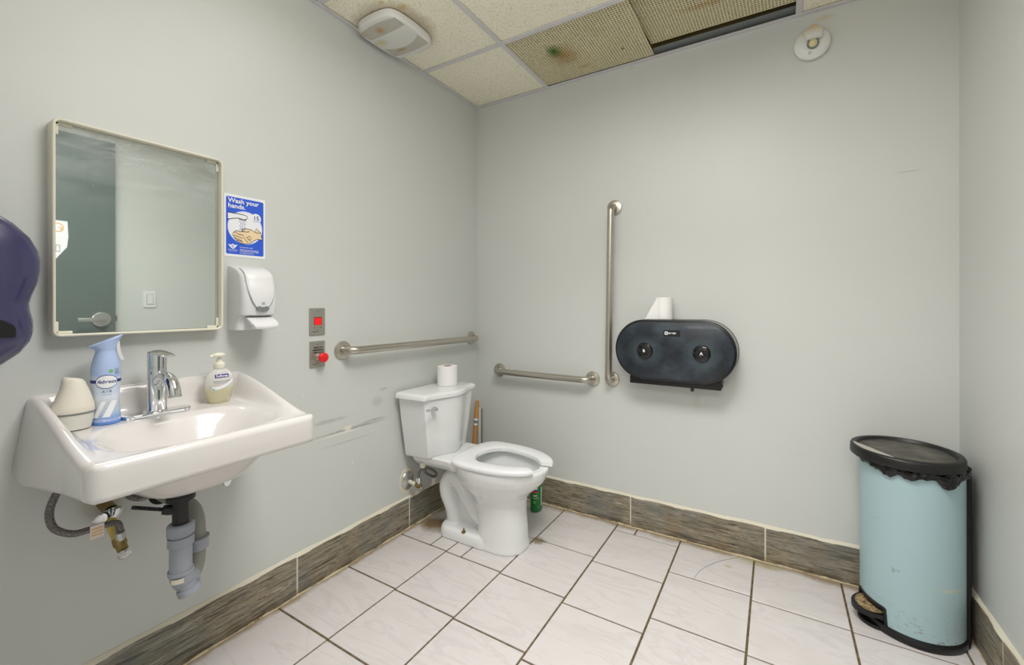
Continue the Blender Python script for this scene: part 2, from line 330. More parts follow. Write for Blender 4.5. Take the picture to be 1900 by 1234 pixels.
def arc3(a, b, c, n=8):
    """quadratic curve through control points"""
    a, b, c = Vector(a), Vector(b), Vector(c); return [a * (1 - t) ** 2 + b * 2 * t * (1 - t) + c * t * t for t in [k / n for k in range(n + 1)]]
def spline(pts, n=8):
    P = [Vector(p) for p in pts]; out = []
    for i in range(len(P) - 1):
        p0, p1, p2, p3 = P[max(i - 1, 0)], P[i], P[i + 1], P[min(i + 2, len(P) - 1)]
        for k in range(n):
            t = k / n; out.append(.5 * ((2 * p1) + (p2 - p0) * t + (2 * p0 - 5 * p1 + 4 * p2 - p3) * t * t + (3 * p1 - p0 - 3 * p2 + p3) * t ** 3))
    out.append(P[-1]); return out
def sstep(a, b, x):
    t = min(1, max(0, (x - a) / (b - a))); return t * t * (3 - 2 * t)

# ------------------------------------------------------------ room shell
T = .1
struct(MB().box((-T, YF - T, -.1), (W + T, T, -.004)).build('floor', 'grout', smooth=False)); floor = bpy.data.objects['floor']
wl = struct(MB().box((-T, YF - T, -.05), (0, T, H + .35)).build('wall_left', 'wall_left', smooth=False))
wb = struct(MB().box((0, 0, -.05), (W, T, H + .35)).build('wall_back', 'wall_back', smooth=False))
wr = struct(MB().box((W, YF - T, -.05), (W + T, T, H + .35)).build('wall_right', 'wall', smooth=False))
# front wall with the doorway the camera stands in, and the hallway behind it
DX0, DX1, DZ, WT = 1.270, 2.236, 2.262, .12
struct(MB().box((0, YF - WT, -.05), (DX0, YF, H + .35)).box((DX0, YF - WT, DZ + .02), (W, YF, H + .35)).box((DX1, YF - WT, -.05), (W, YF, DZ + .02)).build('wall_front', 'wall', smooth=False))
HY = -4.0
for nm, a, b in (('wall_hall_left', (-.5, HY, -.05), (-.4, YF - WT, H + .35)), ('wall_hall_right', (3.6, HY, -.05), (3.7, YF - WT, H + .35)), ('wall_hall_far', (-.5, HY - .1, -.05), (3.7, HY, H + .35)), ('wall_hall_near', (W + T, YF - WT - .01, -.05), (3.7, YF - .02, H + .35)), ('wall_hall_corner', (-.5, YF - WT - .01, -.05), (-T, YF - .02, H + .35)), ('ceiling_hall', (-.5, HY, H + .02), (3.7, YF - WT, H + .06)), ('floor_hall', (-.5, HY, -.1), (3.7, YF - T, -.004))):
    struct(MB().box(a, b).build(nm, 'hall_white', smooth=False))
# floor tiles: columns between running joints, rows shifted per column as laid
G = .0075
xj = [-.012, .323, .638, .954, 1.276, 1.600, 1.924, 2.246, W]
rows = [[-.660, -.968, -1.270], [-.664, -.972, -1.272], [-.011, -.361, -.672, -.977], [-.082, -.389, -.700, -1.005], [-.296, -.609, -.912], [-.318, -.619, -.925], [-.322, -.628, -.93], [-.322, -.63, -.935]]
def tile(x0, x1, y0, y1):
    x0 += G / 2; x1 -= G / 2; y0 += G / 2; y1 -= G / 2
    if x1 - x0 < .004 or y1 - y0 < .004: return
    w, d = x1 - x0, y1 - y0; t = min(.0012, w / 4, d / 4)
    mb = MB().loft([[(0, 0, -.004), (w, 0, -.004), (w, d, -.004), (0, d, -.004)], [(0, 0, -t), (w, 0, -t), (w, d, -t), (0, d, -t)], [(t, t, 0), (w - t, t, 0), (w - t, d - t, 0), (t, d - t, 0)]], cap0=False)
    o = mb.build('tile', 'floor_tile', None, smooth=False); o.parent = floor; o.location = (x0, y0, random.uniform(-.0004, .0004))
for i in range(8):
    ys = list(rows[i])
    while ys[-1] > YF: ys.append(ys[-1] - .309)
    ys[-1] = YF; top = 0.0
    for k, y in enumerate(ys):
        if i == 0 and k == 0:
            tile(xj[0], .219, y, -.34); tile(.219, xj[1], y, -.34); tile(xj[0], xj[1], -.34, 0)
        elif i == 1 and k == 0:
            tile(xj[1], .414, y, -.361); tile(.414, xj[2], y, -.361); tile(xj[1], xj[2], -.361, -.011); tile(xj[1], xj[2], -.011, 0)
        elif i == 3 and k == 0: tile(xj[3], 1.060, y, 0); tile(1.060, xj[4], y, 0)
        else: tile(xj[i], xj[i + 1], y, top)
        top = y
# baseboards of wood-look tile, one object per tile
BT, BH = .012, .155
def base(name, spans, rot, off, caulk_pts):
    root = bpy.data.objects.new(name, None); C.objects.link(root); struct(root)
    for a, b in spans:
        w = b - a - .007; e = .0012
        rings = [[(0, 0, 0), (w, 0, 0), (w, 0, BH), (0, 0, BH)], [(0, -BT + e, 0), (w, -BT + e, 0), (w, -BT + e, BH), (0, -BT + e, BH)], [(e, -BT, e), (w - e, -BT, e), (w - e, -BT, BH - e), (e, -BT, BH - e)]]
        o = MB().loft(rings, cap0=False).build('baseboard_tile', 'wood_tile', None, smooth=False); o.parent = root
        o.rotation_euler = (0, 0, rot); o.location = off(a if rot == 0 or rot > 0 else b)
        o.location = off(a + .0035) if rot >= 0 else off(b - .0035)
        gp = [(q[0], q[1], q[2]) for q in ()]
    # sloppy cream caulk bead along the top edge and white grout at the joints
    n = 120; rings = []; L0, L1 = spans[0][0], spans[-1][1]
    for k in range(n + 1):
        s = L0 + (L1 - L0) * k / n; h = .010 + .0022 * sin(s * 23) * sin(s * 7.3) + random.uniform(-.001, .001); d = .009 + .002 * sin(s * 31)
        rings.append([caulk_pts(s, 0, BH - .002), caulk_pts(s, d + .002, BH - .002), caulk_pts(s, d, BH + .002), caulk_pts(s, .0015, BH + h), caulk_pts(s, 0, BH + h)])
    MB().loft(rings).build('caulk_bead', 'caulk', root)
    for a, b in spans[1:]:
        q0 = caulk_pts(a - .004, 0, 0); q1 = caulk_pts(a + .004, BT - .0015, BH); MB().box([min(q0[i], q1[i]) for i in range(3)], [max(q0[i], q1[i]) for i in range(3)]).build('grout_joint', 'grout_white', root, smooth=False)
    rings = []
    for k in range(n + 1):
        s = L0 + (L1 - L0) * k / n; h = .004 + .002 * sin(s * 41) + random.uniform(-.001, .001); d = BT + .006 + .003 * sin(s * 17) * sin(s * 5)
        rings.append([caulk_pts(s, BT - .002, -.002), caulk_pts(s, d, -.002), caulk_pts(s, d - .003, .002), caulk_pts(s, BT - .001, h)])
    MB().loft(rings).build('floor_caulk', 'grout_dirty', root)
m = Mt('grout_dirty', rough=.85); pos = m.coords('Position'); m.col(m.mix(m.mask(m.noise(pos, 24, 5, .65), .46, .68), (206, 192, 156), (122, 94, 52))); M['grout_dirty'] = m.m
base('baseboard_left', [(YF, -1.785), (-1.785, -1.192), (-1.192, -.595), (-.595, -.013)], radians(90), lambda a: (0, a, 0), lambda s, o, z: (o, s, z))
base('baseboard_back', [(.0, .394), (.394, 1.019), (1.019, 1.644), (1.644, 2.269), (2.269, W)], 0, lambda a: (a, 0, 0), lambda s, o, z: (s, -o, z))
base('baseboard_right', [(-1.0, -.388), (-.388, -.013)], radians(-90), lambda a: (W, a, 0), lambda s, o, z: (W - o, s, z))

# ------------------------------------------------------------ suspended ceiling
ceil = bpy.data.objects.new('ceiling', None); C.objects.link(ceil); struct(ceil)
MB().box((-T, YF - WT, H + .34), (W + T, T, H + .38)).build('deck_above', 'plenum', ceil, smooth=False)
gx = [0, .524, 1.137, 1.775, W]; gy = [0, -.488, -1.100, -1.712, YF]
for i in range(4):
    for j in range(4):
        x0, x1, y1, y0 = gx[i], gx[i + 1], gy[j], gy[j + 1]
        if i in (1, 2) and j == 0 or (i, j) in ((1, 2), (2, 2), (2, 1)): continue
        if i == 1 and j == 1: x1 = gx[3]
        MB().box((x0 + .003, y0 + .003, H + .006), (x1 - .003, y1 - .003, H + .02)).build('ceiling_tile', 'ceil_tile', ceil, smooth=False)
def bar(a, b): MB().box(a, b, .0008, 1).build('grid_bar', 'grid_white', ceil, smooth=False)
for x in gx[1:-1]:
    if abs(x - 1.137) < .01: bar((x - .012, YF, H), (x + .012, -1.724, H + .004)); continue
    bar((x - .012, YF, H), (x + .012, 0, H + .004))
for y in gy[1:-1]: bar((0, y - .012, H + .0006), (W, y + .012, H + .0046))
for a, b in (((0, YF, H - .001), (.020, 0, H + .003)), ((.0, -.022, H - .0016), (W, 0, H + .0032)), ((W - .02, YF, H - .0012), (W, 0, H + .003)), ((0, YF, H - .001), (W, YF + .02, H + .003))): bar(a, b)
# housing above the egg-crate panels
hb = MB()
for a, b in (((.515, -.49, H + .10), (1.785, -.002, H + .105)), ((.512, -.49, H + .004), (.515, -.002, H + .105)), ((1.785, -.49, H + .004), (1.788, -.002, H + .105)), ((.512, -.494, H + .004), (1.788, -.490, H + .105)), ((.512, -.004, H + .02), (1.788, -.001, H + .105))): hb.box(a, b)
hb.build('panel_housing', 'plenum', ceil, smooth=False)
def crate(x0, x1, y0, y1, z0, zt=.006, tilt=0.0, pitch=.0130, yaw=0):
    mb = MB(); t = .0038; nx = int((x1 - x0) / pitch); ny = int((y1 - y0) / pitch)
    def bx(a, b):
        k = len(mb.v); mb.box(a, b)
        if tilt or yaw: mb.v[k:] = [(v[0] - yaw * (v[1] - y1), v[1] + yaw * (v[0] - x0), v[2] + tilt * (v[0] - x0)) for v in mb.v[k:]]
    for k in range(nx + 1):
        x = x0 + (x1 - x0) * k / nx; bx((x - t / 2, y0, z0), (x + t / 2, y1, z0 + zt))
    for k in range(ny + 1):
        y = y0 + (y1 - y0) * k / ny; bx((x0, y - t / 2, z0 + .0004), (x1, y + t / 2, z0 + zt - .0004))
    o = mb.build('egg_crate_panel', 'crate', ceil, smooth=False); o['kind'] = 'stuff'; return o
crate(.537, 1.146, -.476, -.028, H + .005)
crate(1.148, 1.764, -.476, -.072, H + .034, tilt=-.03, yaw=-.035)
MB().box((1.15, -.060, H + .016), (1.774, -.004, H + .019)).build('housing_flange', 'grey_plastic', ceil, smooth=False)

# the room's own ceiling light, just outside the top of the frame; the hallway one is added fill
for (x0, x1, y0, y1), lab in (((.524, 1.775, -1.712, -1.100), 'long lensed ceiling light in the washroom ceiling, above the sink'), ((1.075, 2.325, -3.606, -2.994), 'unseen ceiling light added as fill in the hallway behind the camera')):
    t = thing('ceiling_light', ((x0 + x1) / 2, (y0 + y1) / 2, H), lab, 'light')
    MB().box((x0 + .014, y0 + .014, H - .10), (x1 - .014, y1 - .014, H + .012), .01).build('diffuser', 'light', t, smooth=False)
    fr = MB()
    for p, q in (((x0 + .002, y0 + .002), (x0 + .016, y1 - .002)), ((x1 - .016, y0 + .002), (x1 - .002, y1 - .002)), ((x0 + .002, y0 + .002), (x1 - .002, y0 + .016)), ((x0 + .002, y1 - .016), (x1 - .002, y1 - .002))): fr.box((*p, H + .005), (*q, H + .03))
    fr.build('frame', 'grid_white', t, smooth=False)

# ------------------------------------------------------------ exhaust fan on the ceiling
t = thing('exhaust_fan', (.147, -.808, H), 'white louvred exhaust fan grille stained yellow, in ceiling tile by the left wall', 'fan')
def bowed(cx, cy, w, h, bow, r, n=10):
    pts = []
    for (ax, ay), (bx, by), nx, ny in (((-1, -1), (1, -1), 0, -1), ((1, -1), (1, 1), 1, 0), ((1, 1), (-1, 1), 0, 1), ((-1, 1), (-1, -1), -1, 0)):
        for k in range(n):
            s = (k + .5) / n; q = 1 - (2 * s - 1) ** 2; x = (ax + (bx - ax) * s) * (w / 2); y = (ay + (by - ay) * s) * (h / 2)
            sc = 1 - .085 * abs(2 * s - 1) ** 6; pts.append((cx + x * sc + nx * bow * q, cy + y * sc + ny * bow * q))
    return pts
FD = lambda r, u, o: (r, u, H - o)
fc = (.147, -.808)
MB().prism(FD, bowed(*fc, .236, .258, .012, .03), -.002, .030, .018, 5).build('grille_cover', 'fan', t)
sl = MB()
for k in range(24):                                             # long louvre field and the short one, either side of the bowed centre panel
    x = .042 + k * .0093; q_ = (x - .147) / .105
    y0, y1, y2, y3 = -.926 + .012 * q_ * q_, -.853 - .004 * q_ * q_, -.745 - .030 * q_ * q_, -.700 - .010 * q_ * q_
    sl.box((x - .0020, y0, H - .0302), (x + .0020, y1, H - .0288))
    if y3 - y2 > .004: sl.box((x - .0020, y2, H - .0302), (x + .0020, y3, H - .0288))
so = sl.build('louvre_slots', 'slot_brown' if 'slot_brown' in M else 'grey_plastic', t, smooth=False)
simple('slot_brown', (150, 140, 112), .8); so.data.materials[0] = M['slot_brown']; so['kind'] = 'stuff'

# ------------------------------------------------------------ occupancy sensor
t = thing('occupancy_sensor', (1.824, 0, 2.297), 'round white sensor with yellowed top, high on the back wall near the right corner', 'sensor')
F = FB()
MB().lathe((1.824, 0, 2.297), (0, -1, 0), [(0, .064), (.008, .068), (.02, .066), (.03, .052), (.034, .034)], 40).build('housing', 'sensor', t)
MB().loft([[(1.828 + (.030 + .010 * f) * cos(a), -.030 - .02 * (1 - f) - .012 * sin(a), 2.300 + .07 * f + .0 * sin(a)) for a in [2 * pi * k / 24 for k in range(24)]] for f in (0, .3, .6)] + [[(1.830 + .018 * cos(a), -.022 - .008 * sin(a), 2.366) for a in [2 * pi * k / 24 for k in range(24)]], [(1.831 + .006 * cos(a), -.018 - .004 * sin(a), 2.378) for a in [2 * pi * k / 24 for k in range(24)]]]).build('hood', 'sensor', t)
MB().lathe((1.826, -.033, 2.288), (0, -1, -.25), [(0, .022), (.012, .022), (.013, .0195), (.010, .019)], 28).build('lens_ring', 'grey_plastic', t)
MB().lathe((1.826, -.036, 2.288), (0, -1, -.25), [(0, .018), (.006, .017), (.012, .010), (.014, .002)], 20).build('lens', 'lens', t)
MB().lathe((1.815, -.028, 2.254), (0, -1, -.2), [(0, .006), (.004, .006), (.004, .004), (.003, .004)], 14).build('indicator', 'grey_plastic', t)
for i, (x, z) in enumerate(((1.862, 2.288), (1.868, 2.296), (1.861, 2.302))): MB().lathe((x, -.022, z), (0, -1, 0), [(0, .003), (.007, .003)], 8).build('adjuster', 'grey_plastic', t)

# ------------------------------------------------------------ mirror
y0, y1, z0, z1, D = -1.860, -1.466, 1.086, 1.668, .044
t = thing('mirror', (0, (y0 + y1) / 2, z0), 'rectangular wall mirror in a deep cream plastic frame above the sink', 'mirror')
def ring2(F, o, i, oo, oi_):                                      # frame section swept round a rounded rectangle
    pass
cy, cz, w, h = (y0 + y1) / 2, (z0 + z1) / 2, y1 - y0, z1 - z0
F = FL(); rr = lambda d, o, r=.018: [F(p[0], p[1], o) for p in rrect(cy, cz, w - 2 * d, h - 2 * d, max(.004, r - d), 5)]
MB().loft([rr(0, 0), rr(0, D - .003), rr(.001, D - .001), rr(.003, D), rr(.005, D), rr(.0065, D - .001), rr(.007, D - .003), rr(.007, .018), rr(.02, .018), rr(.02, .002)], cap0=False, cap1=False).build('frame', 'cream_plastic', t)
MB().prism(F, rrect(cy, cz, w - .016, h - .016, .01, 4), .016, .0205).build('glass', 'mirror_glass', t, smooth=False)
for sy, sz in ((1, 1), (1, -1), (-1, 1), (-1, -1)):
    a, b = cy + sy * (w / 2 - .007), cz + sz * (h / 2 - .007)
    mb = MB(); q = lambda dy, dz, ty, tz: mb.box((.0205, min(a - sy * dy, a - sy * (dy + ty)), min(b - sz * dz, b - sz * (dz + tz))), (.027, max(a - sy * dy, a - sy * (dy + ty)), max(b - sz * dz, b - sz * (dz + tz))), .0015)
    q(0, 0, .034, .008); q(0, 0, .008, .034); mb.build('corner_bracket', 'cream_plastic', t)

# ------------------------------------------------------------ hand-washing poster
y0, y1, z0, z1 = -1.446, -1.309, 1.344, 1.567
t = thing('hand_washing_poster', (0, (y0 + y1) / 2, z0), 'blue and white hand washing poster taped beside the mirror', 'poster')
pw, ph = y1 - y0, z1 - z0; FP = lambda r, u, o: (.0004 + o, y0 + r * pw, z0 + u * ph)
poly('sheet', [(0, 0), (1, 0), (1, 1), (0, 1)], FP, .0006, 'white_sheet', t, .0006)
poly('blue_panel', [(p[0] / pw, p[1] / ph) for p in rrect(pw / 2, ph / 2 , pw * .91, ph * .915, .005, 4)], FP, .0009, 'print_blue', t)
text('lettering', 'Wash your\nhands.', .0225, lambda r, u, o: (o, r, u), y0 + .085 * pw, z0 + .870 * ph, .0025, 'print_white', t, .026)
poly('picture_glow', ell(.5, .485, .425, .27, 40), FP, .0011, 'print_pale', t); poly('picture_disc', ell(.5, .485, .40, .252, 40), FP, .0013, 'print_white', t)
poly('number_disc', ell(.765, .665, .125, .082, 28), FP, .00165, 'print_white', t)
text('number', '15', .021, lambda r, u, o: (o, r, u), y0 + .765 * pw, z0 + .64 * ph, .0025, 'print_navy', t, .01, 'CENTER'); text('number_caption', 'seconds', .0062, lambda r, u, o: (o, r, u), y0 + .765 * pw, z0 + .610 * ph, .0025, 'print_grey', t, 0, 'CENTER')
poly('tap_shape', [(.085, .60), (.085, .70), (.30, .70), (.46, .695), (.535, .68), (.55, .655), (.52, .628), (.46, .618), (.33, .63), (.2, .612)], FP, .0015, 'print_white', t)
line2('tap_outline', [[(.085, .70), (.30, .70), (.46, .695), (.535, .68), (.55, .655), (.52, .628), (.46, .618), (.33, .63), (.2, .612), (.085, .59)]], .011, FP, .0017, 'print_black', t)
poly('tap_nozzle', [(.34, .605), (.52, .600), (.51, .62), (.345, .625)], FP, .0018, 'print_grey', t)
line2('water_drops', [[(x + .02 * (k % 2), .585 - .032 * k), (x + .02 * (k % 2) - .004, .567 - .032 * k)] for x in (.37, .42, .47) for k in range(5)], .016, FP, .0016, 'print_navy', t)
hand = [(.40, .455), (.52, .475), (.66, .465), (.72, .44), (.765, .50), (.885, .44), (.90, .36), (.93, .32), (.80, .325), (.70, .29), (.62, .245), (.52, .225), (.42, .222), (.34, .245), (.28, .275), (.23, .31), (.20, .345), (.19, .375), (.23, .40), (.28, .425), (.36, .415), (.47, .425), (.55, .44), (.45, .425)]
poly('hand_shape', hand[:22], FP, .0015, 'print_skin', t)
line2('hand_outline', [hand[:22], [(.40, .455), (.40, .435), (.50, .42), (.58, .43), (.60, .44)], [(.23, .40), (.34, .37), (.46, .36)], [(.20, .345), (.33, .33), (.43, .31)], [(.23, .31), (.33, .29), (.42, .265)], [(.28, .275), (.37, .262), (.44, .245)], [(.72, .44), (.80, .425), (.885, .44)], [(.45, .34), (.50, .29), (.56, .25)], [(.52, .345), (.58, .30), (.63, .275)], [(.60, .36), (.55, .33), (.58, .30), (.66, .32), (.60, .36)]], .009, FP, .0017, 'print_black', t)
poly('emblem', [(.09, .195), (.165, .19), (.20, .21), (.235, .19), (.31, .195), (.265, .155), (.235, .135), (.20, .125), (.165, .135), (.135, .155)], FP, .0012, 'print_white', t); poly('emblem_centre', [(.20, .195), (.235, .168), (.20, .14), (.165, .168)], FP, .0014, 'print_blue', t); poly('emblem_star', ell(.20, .168, .018, .013, 8), FP, .0016, 'print_white', t)
text('emblem_lettering', 'Region of Waterloo', .0052, lambda r, u, o: (o, r, u), y0 + .20 * pw, z0 + .103 * ph, .0022, 'print_white', t, .01, 'CENTER', xs=.75); text('emblem_lettering', 'PUBLIC HEALTH', .0042, lambda r, u, o: (o, r, u), y0 + .20 * pw, z0 + .08 * ph, .0022, 'print_white', t, 0, 'CENTER', xs=.8)
for k, s in enumerate(('For information contact:', 'Health Protection and Investigation', '519-575-4400 (TTY 519-575-4608)', 'www.regionofwaterloo.ca')):
    text('contact_line', s, .0056, lambda r, u, o: (o, r, u), y0 + .36 * pw, z0 + (.155 - .027 * k - (.012 if k else 0)) * ph, .0022, 'print_white', t, .02, xs=.80)

# ------------------------------------------------------------ wall soap dispenser
y0, y1, z0, z1 = -1.437, -1.318, 1.083, 1.308; cy = (y0 + y1) / 2
t = thing('soap_dispenser', (0, cy, z0), 'white wall soap dispenser with push lever and silver trim below the poster', 'soap dispenser')
def sdp(z):                                                     # depth of the front at height z
    s = (z - z0) / (z1 - z0); return (.085 + .028 * sin(pi * min(1, s * 1.05)) if s < .78 else (.085 + .028 * sin(pi * .82)) * sqrt(max(.0, 1 - ((s - .78) / .225) ** 2 * .93)))
rings = []
for k in range(26):
    z = z0 + (z1 - z0) * k / 25; d = sdp(z) if z > z0 + .045 else .075; hw = .0595 - .003 * (k / 25); r = .024
    rings.append([(p[0] if p[0] > 0 else 0, cy + p[1], z) for p in [(0, -hw)] + [(d - r + r * cos(a) * 1, -hw + r - r * -sin(a)) for a in [-pi / 2 + pi / 2 * j / 5 for j in range(6)]] + [(d + .004 * (1 - (y / .035) ** 2), y) for y in (-.03, -.015, 0, .015, .03)] + [(d - r + r * cos(a), hw - r + r * sin(a)) for a in [pi / 2 * j / 5 for j in range(6)]] + [(0, hw)]])
MB().loft(rings).build('body', 'white_plastic', t)
# raised cover shield with chrome edge: U-shaped
def shield(w, zb, zt, off):
    pts = []
    for k in range(33):
        a = -pi + pi * k / 32; y = w * cos(a) * (1 if True else 1); zz = zb + (.075 if True else 0) * (1 + sin(a)) ; pts.append((y, zz))
    top = [(w * 1.04, zb + .11), (w * 1.06, zb + .15), (w * 1.02, zt)]
    return pts[::1] + top, off
def shield_pts(w, zb, zt): 
    L = []
    for k in range(21):
        s = k / 20; z = zb + (zt - zb) * s; hw = w * min(1, (1 - (1 - min(1, s / .72)) ** 2.2) ** .62 if s < .72 else 1) * (1 - .0 * s); L.append((hw, z))
    return L
def shield_mesh(w, zb, zt, off, edge):
    L = shield_pts(w, zb, zt); mb = MB(); rows_ = []
    for hw, z in L:
        d = sdp(z); rows_.append([(d + off + .004 * (1 - (y / .035) ** 2) - max(0, abs(y) - .036) ** 2 * 26, cy + y, z) for y in [hw * (j / 8 - 1) for j in range(17)]])
    n = 17; vs = [p for r in rows_ for p in r]; fs = [(k * n + i, k * n + i + 1, (k + 1) * n + i + 1, (k + 1) * n + i) for k in range(len(rows_) - 1) for i in range(n - 1)]
    vs2 = [(p[0] - off - .003, p[1], p[2]) for p in vs]; N = len(vs); fs2 = [tuple(i + N for i in f[::-1]) for f in fs]
    bd = []
    K = len(rows_)
    for k in range(K - 1): bd += [((k + 1) * n, k * n, k * n + N, (k + 1) * n + N), (k * n + n - 1, (k + 1) * n + n - 1, (k + 1) * n + n - 1 + N, k * n + n - 1 + N)]
    for i in range(n - 1): bd += [(i, i + 1, i + 1 + N, i + N), ((K - 1) * n + i + 1, (K - 1) * n + i, (K - 1) * n + i + N, (K - 1) * n + i + 1 + N)]
    mb.add(vs + vs2, fs + fs2 + bd); return mb
shield_mesh(.0485, 1.146, 1.300, .0022, 0).build('silver_trim', 'dull_chrome', t); shield_mesh(.0452, 1.150, 1.3005, .0042, 0).build('cover', 'white_plastic', t)
dz = sdp(1.165) + .0095
MB().prism(lambda r, u, o: (dz - .006 + o, cy + r, 1.158 + u), [(.021 * cos(a), .011 * sin(a)) for a in [pi * 2 * k / 24 for k in range(24)]], 0, .0045).build('sight_window', 'grey_plastic', t)
text('marking', 'deb', .007, None, 0, 0, 0, 'print_grey', t, .02, 'CENTER', wrapf=lambda r, u, o: (sdp(1.18) + .009, cy + r, 1.176 + u)); text('marking', 'GROUP', .0035, None, 0, 0, 0, 'print_grey', t, .02, 'CENTER', wrapf=lambda r, u, o: (sdp(1.175) + .009, cy + r, 1.171 + u))
rings = []
for k in range(13):
    a = k / 12; zz = 1.128 - .040 * a; xx = .086 + .045 * sin(a * pi * .62); hw = .044 * (1 - .25 * max(0, a - .5) ** 1.5 * 2)
    rings.append([(xx + dx, cy + .004 + y, zz + dzz) for (y, dx, dzz) in [(-hw, -.012, 0), (-hw, .0, 0), (-hw * .94, .005, 0), (-hw * .5, .0075, -.002 * a), (0, .008, -.003 * a), (hw * .5, .0075, -.002 * a), (hw * .94, .005, 0), (hw, 0, 0), (hw, -.012, 0)]])
MB().loft(rings).build('push_lever', 'white_plastic', t)

# ------------------------------------------------------------ emergency plates
def plate(name, y0, y1, z0, z1, label, cat):
    t = thing(name, (0, (y0 + y1) / 2, z0), label, cat)
    MB().prism(FL(), rrect((y0 + y1) / 2, (z0 + z1) / 2, y1 - y0, z1 - z0, .003, 3), 0, .006, .004, 2).build('plate', 'plate', t, ang=20)
    for z in (z1 - .014, z0 + .018): MB().lathe(((.0055), (y0 + y1) / 2, z), (1, 0, 0), [(0, .0032), (.0012, .003), (.0016, .0015)], 12).build('screw', 'screw', t)
    return t
t = plate('call_signal_plate', -1.136, -1.067, 1.043, 1.157, 'upper of two steel wall plates, with a square red signal window', 'wall plate')
MB().box((.003, -1.117, 1.086), (.0064, -1.083, 1.119)).build('window_frame', 'dark_void', t, smooth=False); MB().box((.004, -1.1155, 1.0865), (.0072, -1.0845, 1.1165), .0008).build('signal_window', 'red_lamp', t)
for y in (-1.114, -1.088): MB().lathe((.0055, y, 1.075), (1, 0, 0), [(0, .002), (.001, .002)], 10).build('sound_hole', 'print_black', t)
MB().box((.006, -1.124, 1.0565), (.0066, -1.106, 1.0585)).build('maker_mark', 'print_black', t, smooth=False)
t = plate('emergency_button_plate', -1.135, -1.067, .907, 1.018, 'lower of two steel wall plates, with a red mushroom push button', 'wall plate')
for k, s in enumerate(('PRESS FOR', 'EMERGENCY', 'ASSISTANCE')): text('lettering', s, .0088, lambda r, u, o: (o, r, u), -1.0985, .9875 - .0105 * k, .0066, 'print_black', t, .03, 'CENTER', xs=.95)
MB().lathe((.006, -1.098, .950), (1, 0, 0), [(0, .014), (.008, .014), (.009, .012), (.02, .011)], 6).build('collar', 'dull_chrome', t); MB().lathe((.018, -1.098, .950), (1, 0, 0), [(0, .009), (.012, .0095), (.014, .018), (.020, .0205), (.028, .0195), (.032, .013), (.0335, .004)], 28).build('push_button', 'red_plastic', t)
MB().box((.006, -1.124, .9205), (.0066, -1.106, .9225)).build('maker_mark', 'print_black', t, smooth=False)

# ------------------------------------------------------------ grab bars
def grab(name, A, B, n, label, R=.0178, st=.062, up=(0, 0, 1)):
    A, B, n = Vector(A), Vector(B), Vector(n); d = (B - A).normalized()
    t = thing(name, A, label, 'grab bar', 'steel grab bars')
    P = [A + n * .004] + arc3(A + n * .022, A + n * st, A + n * st + d * .045, 8) + arc3(B + n * st - d * .045, B + n * st, B + n * .022, 8) + [B + n * .004]
    MB().tube(P, R, 20).build('bar', 'steel', t, ang=60)
    for q in (A, B): MB().lathe(q, n, [(0, .041), (.004, .0415), (.009, .039), (.013, .027), (.0145, .0195)], 32).build('flange', 'steel', t)
grab('grab_bar', (0, -.981, .968), (0, -.070, .960), (1, 0, 0), 'horizontal steel grab bar on the left wall, above the toilet tank')
grab('grab_bar', (.178, 0, .761), (.803, 0, .759), (0, -1, 0), 'horizontal steel grab bar on the back wall, beside the toilet tank')
grab('grab_bar', (.930, 0, 1.693), (.915, 0, .767), (0, -1, 0), 'vertical steel grab bar on the back wall, beside the black dispenser')

# ------------------------------------------------------------ twin jumbo roll dispenser
cx, cz = 1.257, .949
t = thing('tissue_dispenser', (cx, 0, .79), 'wide black smoked twin tissue dispenser with two knobs on the back wall', 'tissue dispenser')
hw, hh = .281, .148
MB().prism(FB(), rrect(cx, cz, 2 * hw, 2 * hh, hh - .001, 14), 0, .014, .003, 2).build('back_shell', 'gloss_black', t)
simple('smoke_side', (158, 158, 148), .3); simple('rim_black', (20, 23, 26), .25)
MB().prism(FB(), rrect(cx, cz, 2 * hw - .004, 2 * hh - .004, hh - .003, 14), .012, .100).build('side_wall', 'smoke_side', t)
MB().prism(FB(), rrect(cx, cz, 2 * hw, 2 * hh, hh - .001, 14), .096, .128, .008, 3).build('cover_rim', 'rim_black', t); MB().prism(FB(), rrect(cx, cz, 2 * hw - .022, 2 * hh - .022, hh - .012, 14), .12, .1315, .004, 3).build('front_cover', 'smoke', t)
for x in (1.128, 1.391):
    z = .945
    k = MB().lathe((x, -.131, z), (0, -1, 0), [(0, .039), (.006, .0395), (.013, .036), (.017, .024), (.017, .013), (.0145, .012)], 36)
    kb = k.build('knob', 'gloss_black', t)
    rb = MB()
    for j in range(12):
        a = 2 * pi * j / 12; ca, sa = cos(a), sin(a); P = [(x + .026 * ca, -.131 - .0165, z + .026 * sa), (x + .034 * ca, -.131 - .0115, z + .034 * sa)]; rb.tube(P, .0016, 6)
    rb.build('knob_ribs', 'gloss_black', kb)['kind'] = 'stuff'; text('knob_mark', 'B' if x < 1.2 else 'A', .020, lambda r, u, o: (r, -o, u), x, z - .006, .1485, 'print_white', kb, .03, 'CENTER')
MB().prism(FB(), rrect(1.257, 1.034, .078, .029, .004, 3), .130, .1335).build('name_plate', 'black_plastic', t)
poly('emblem', rrect(1.2315, 1.034, .015, .016, .002, 3), FB(), .1340, 'print_white', t); text('emblem_letter', 'B', .013, FB(), 1.2315, 1.0295, .1343, 'print_black', t, .02, 'CENTER'); text('lettering', 'BAY WEST', .0098, FB(), 1.2415, 1.0305, .1340, 'print_white', t, .045, xs=.78)
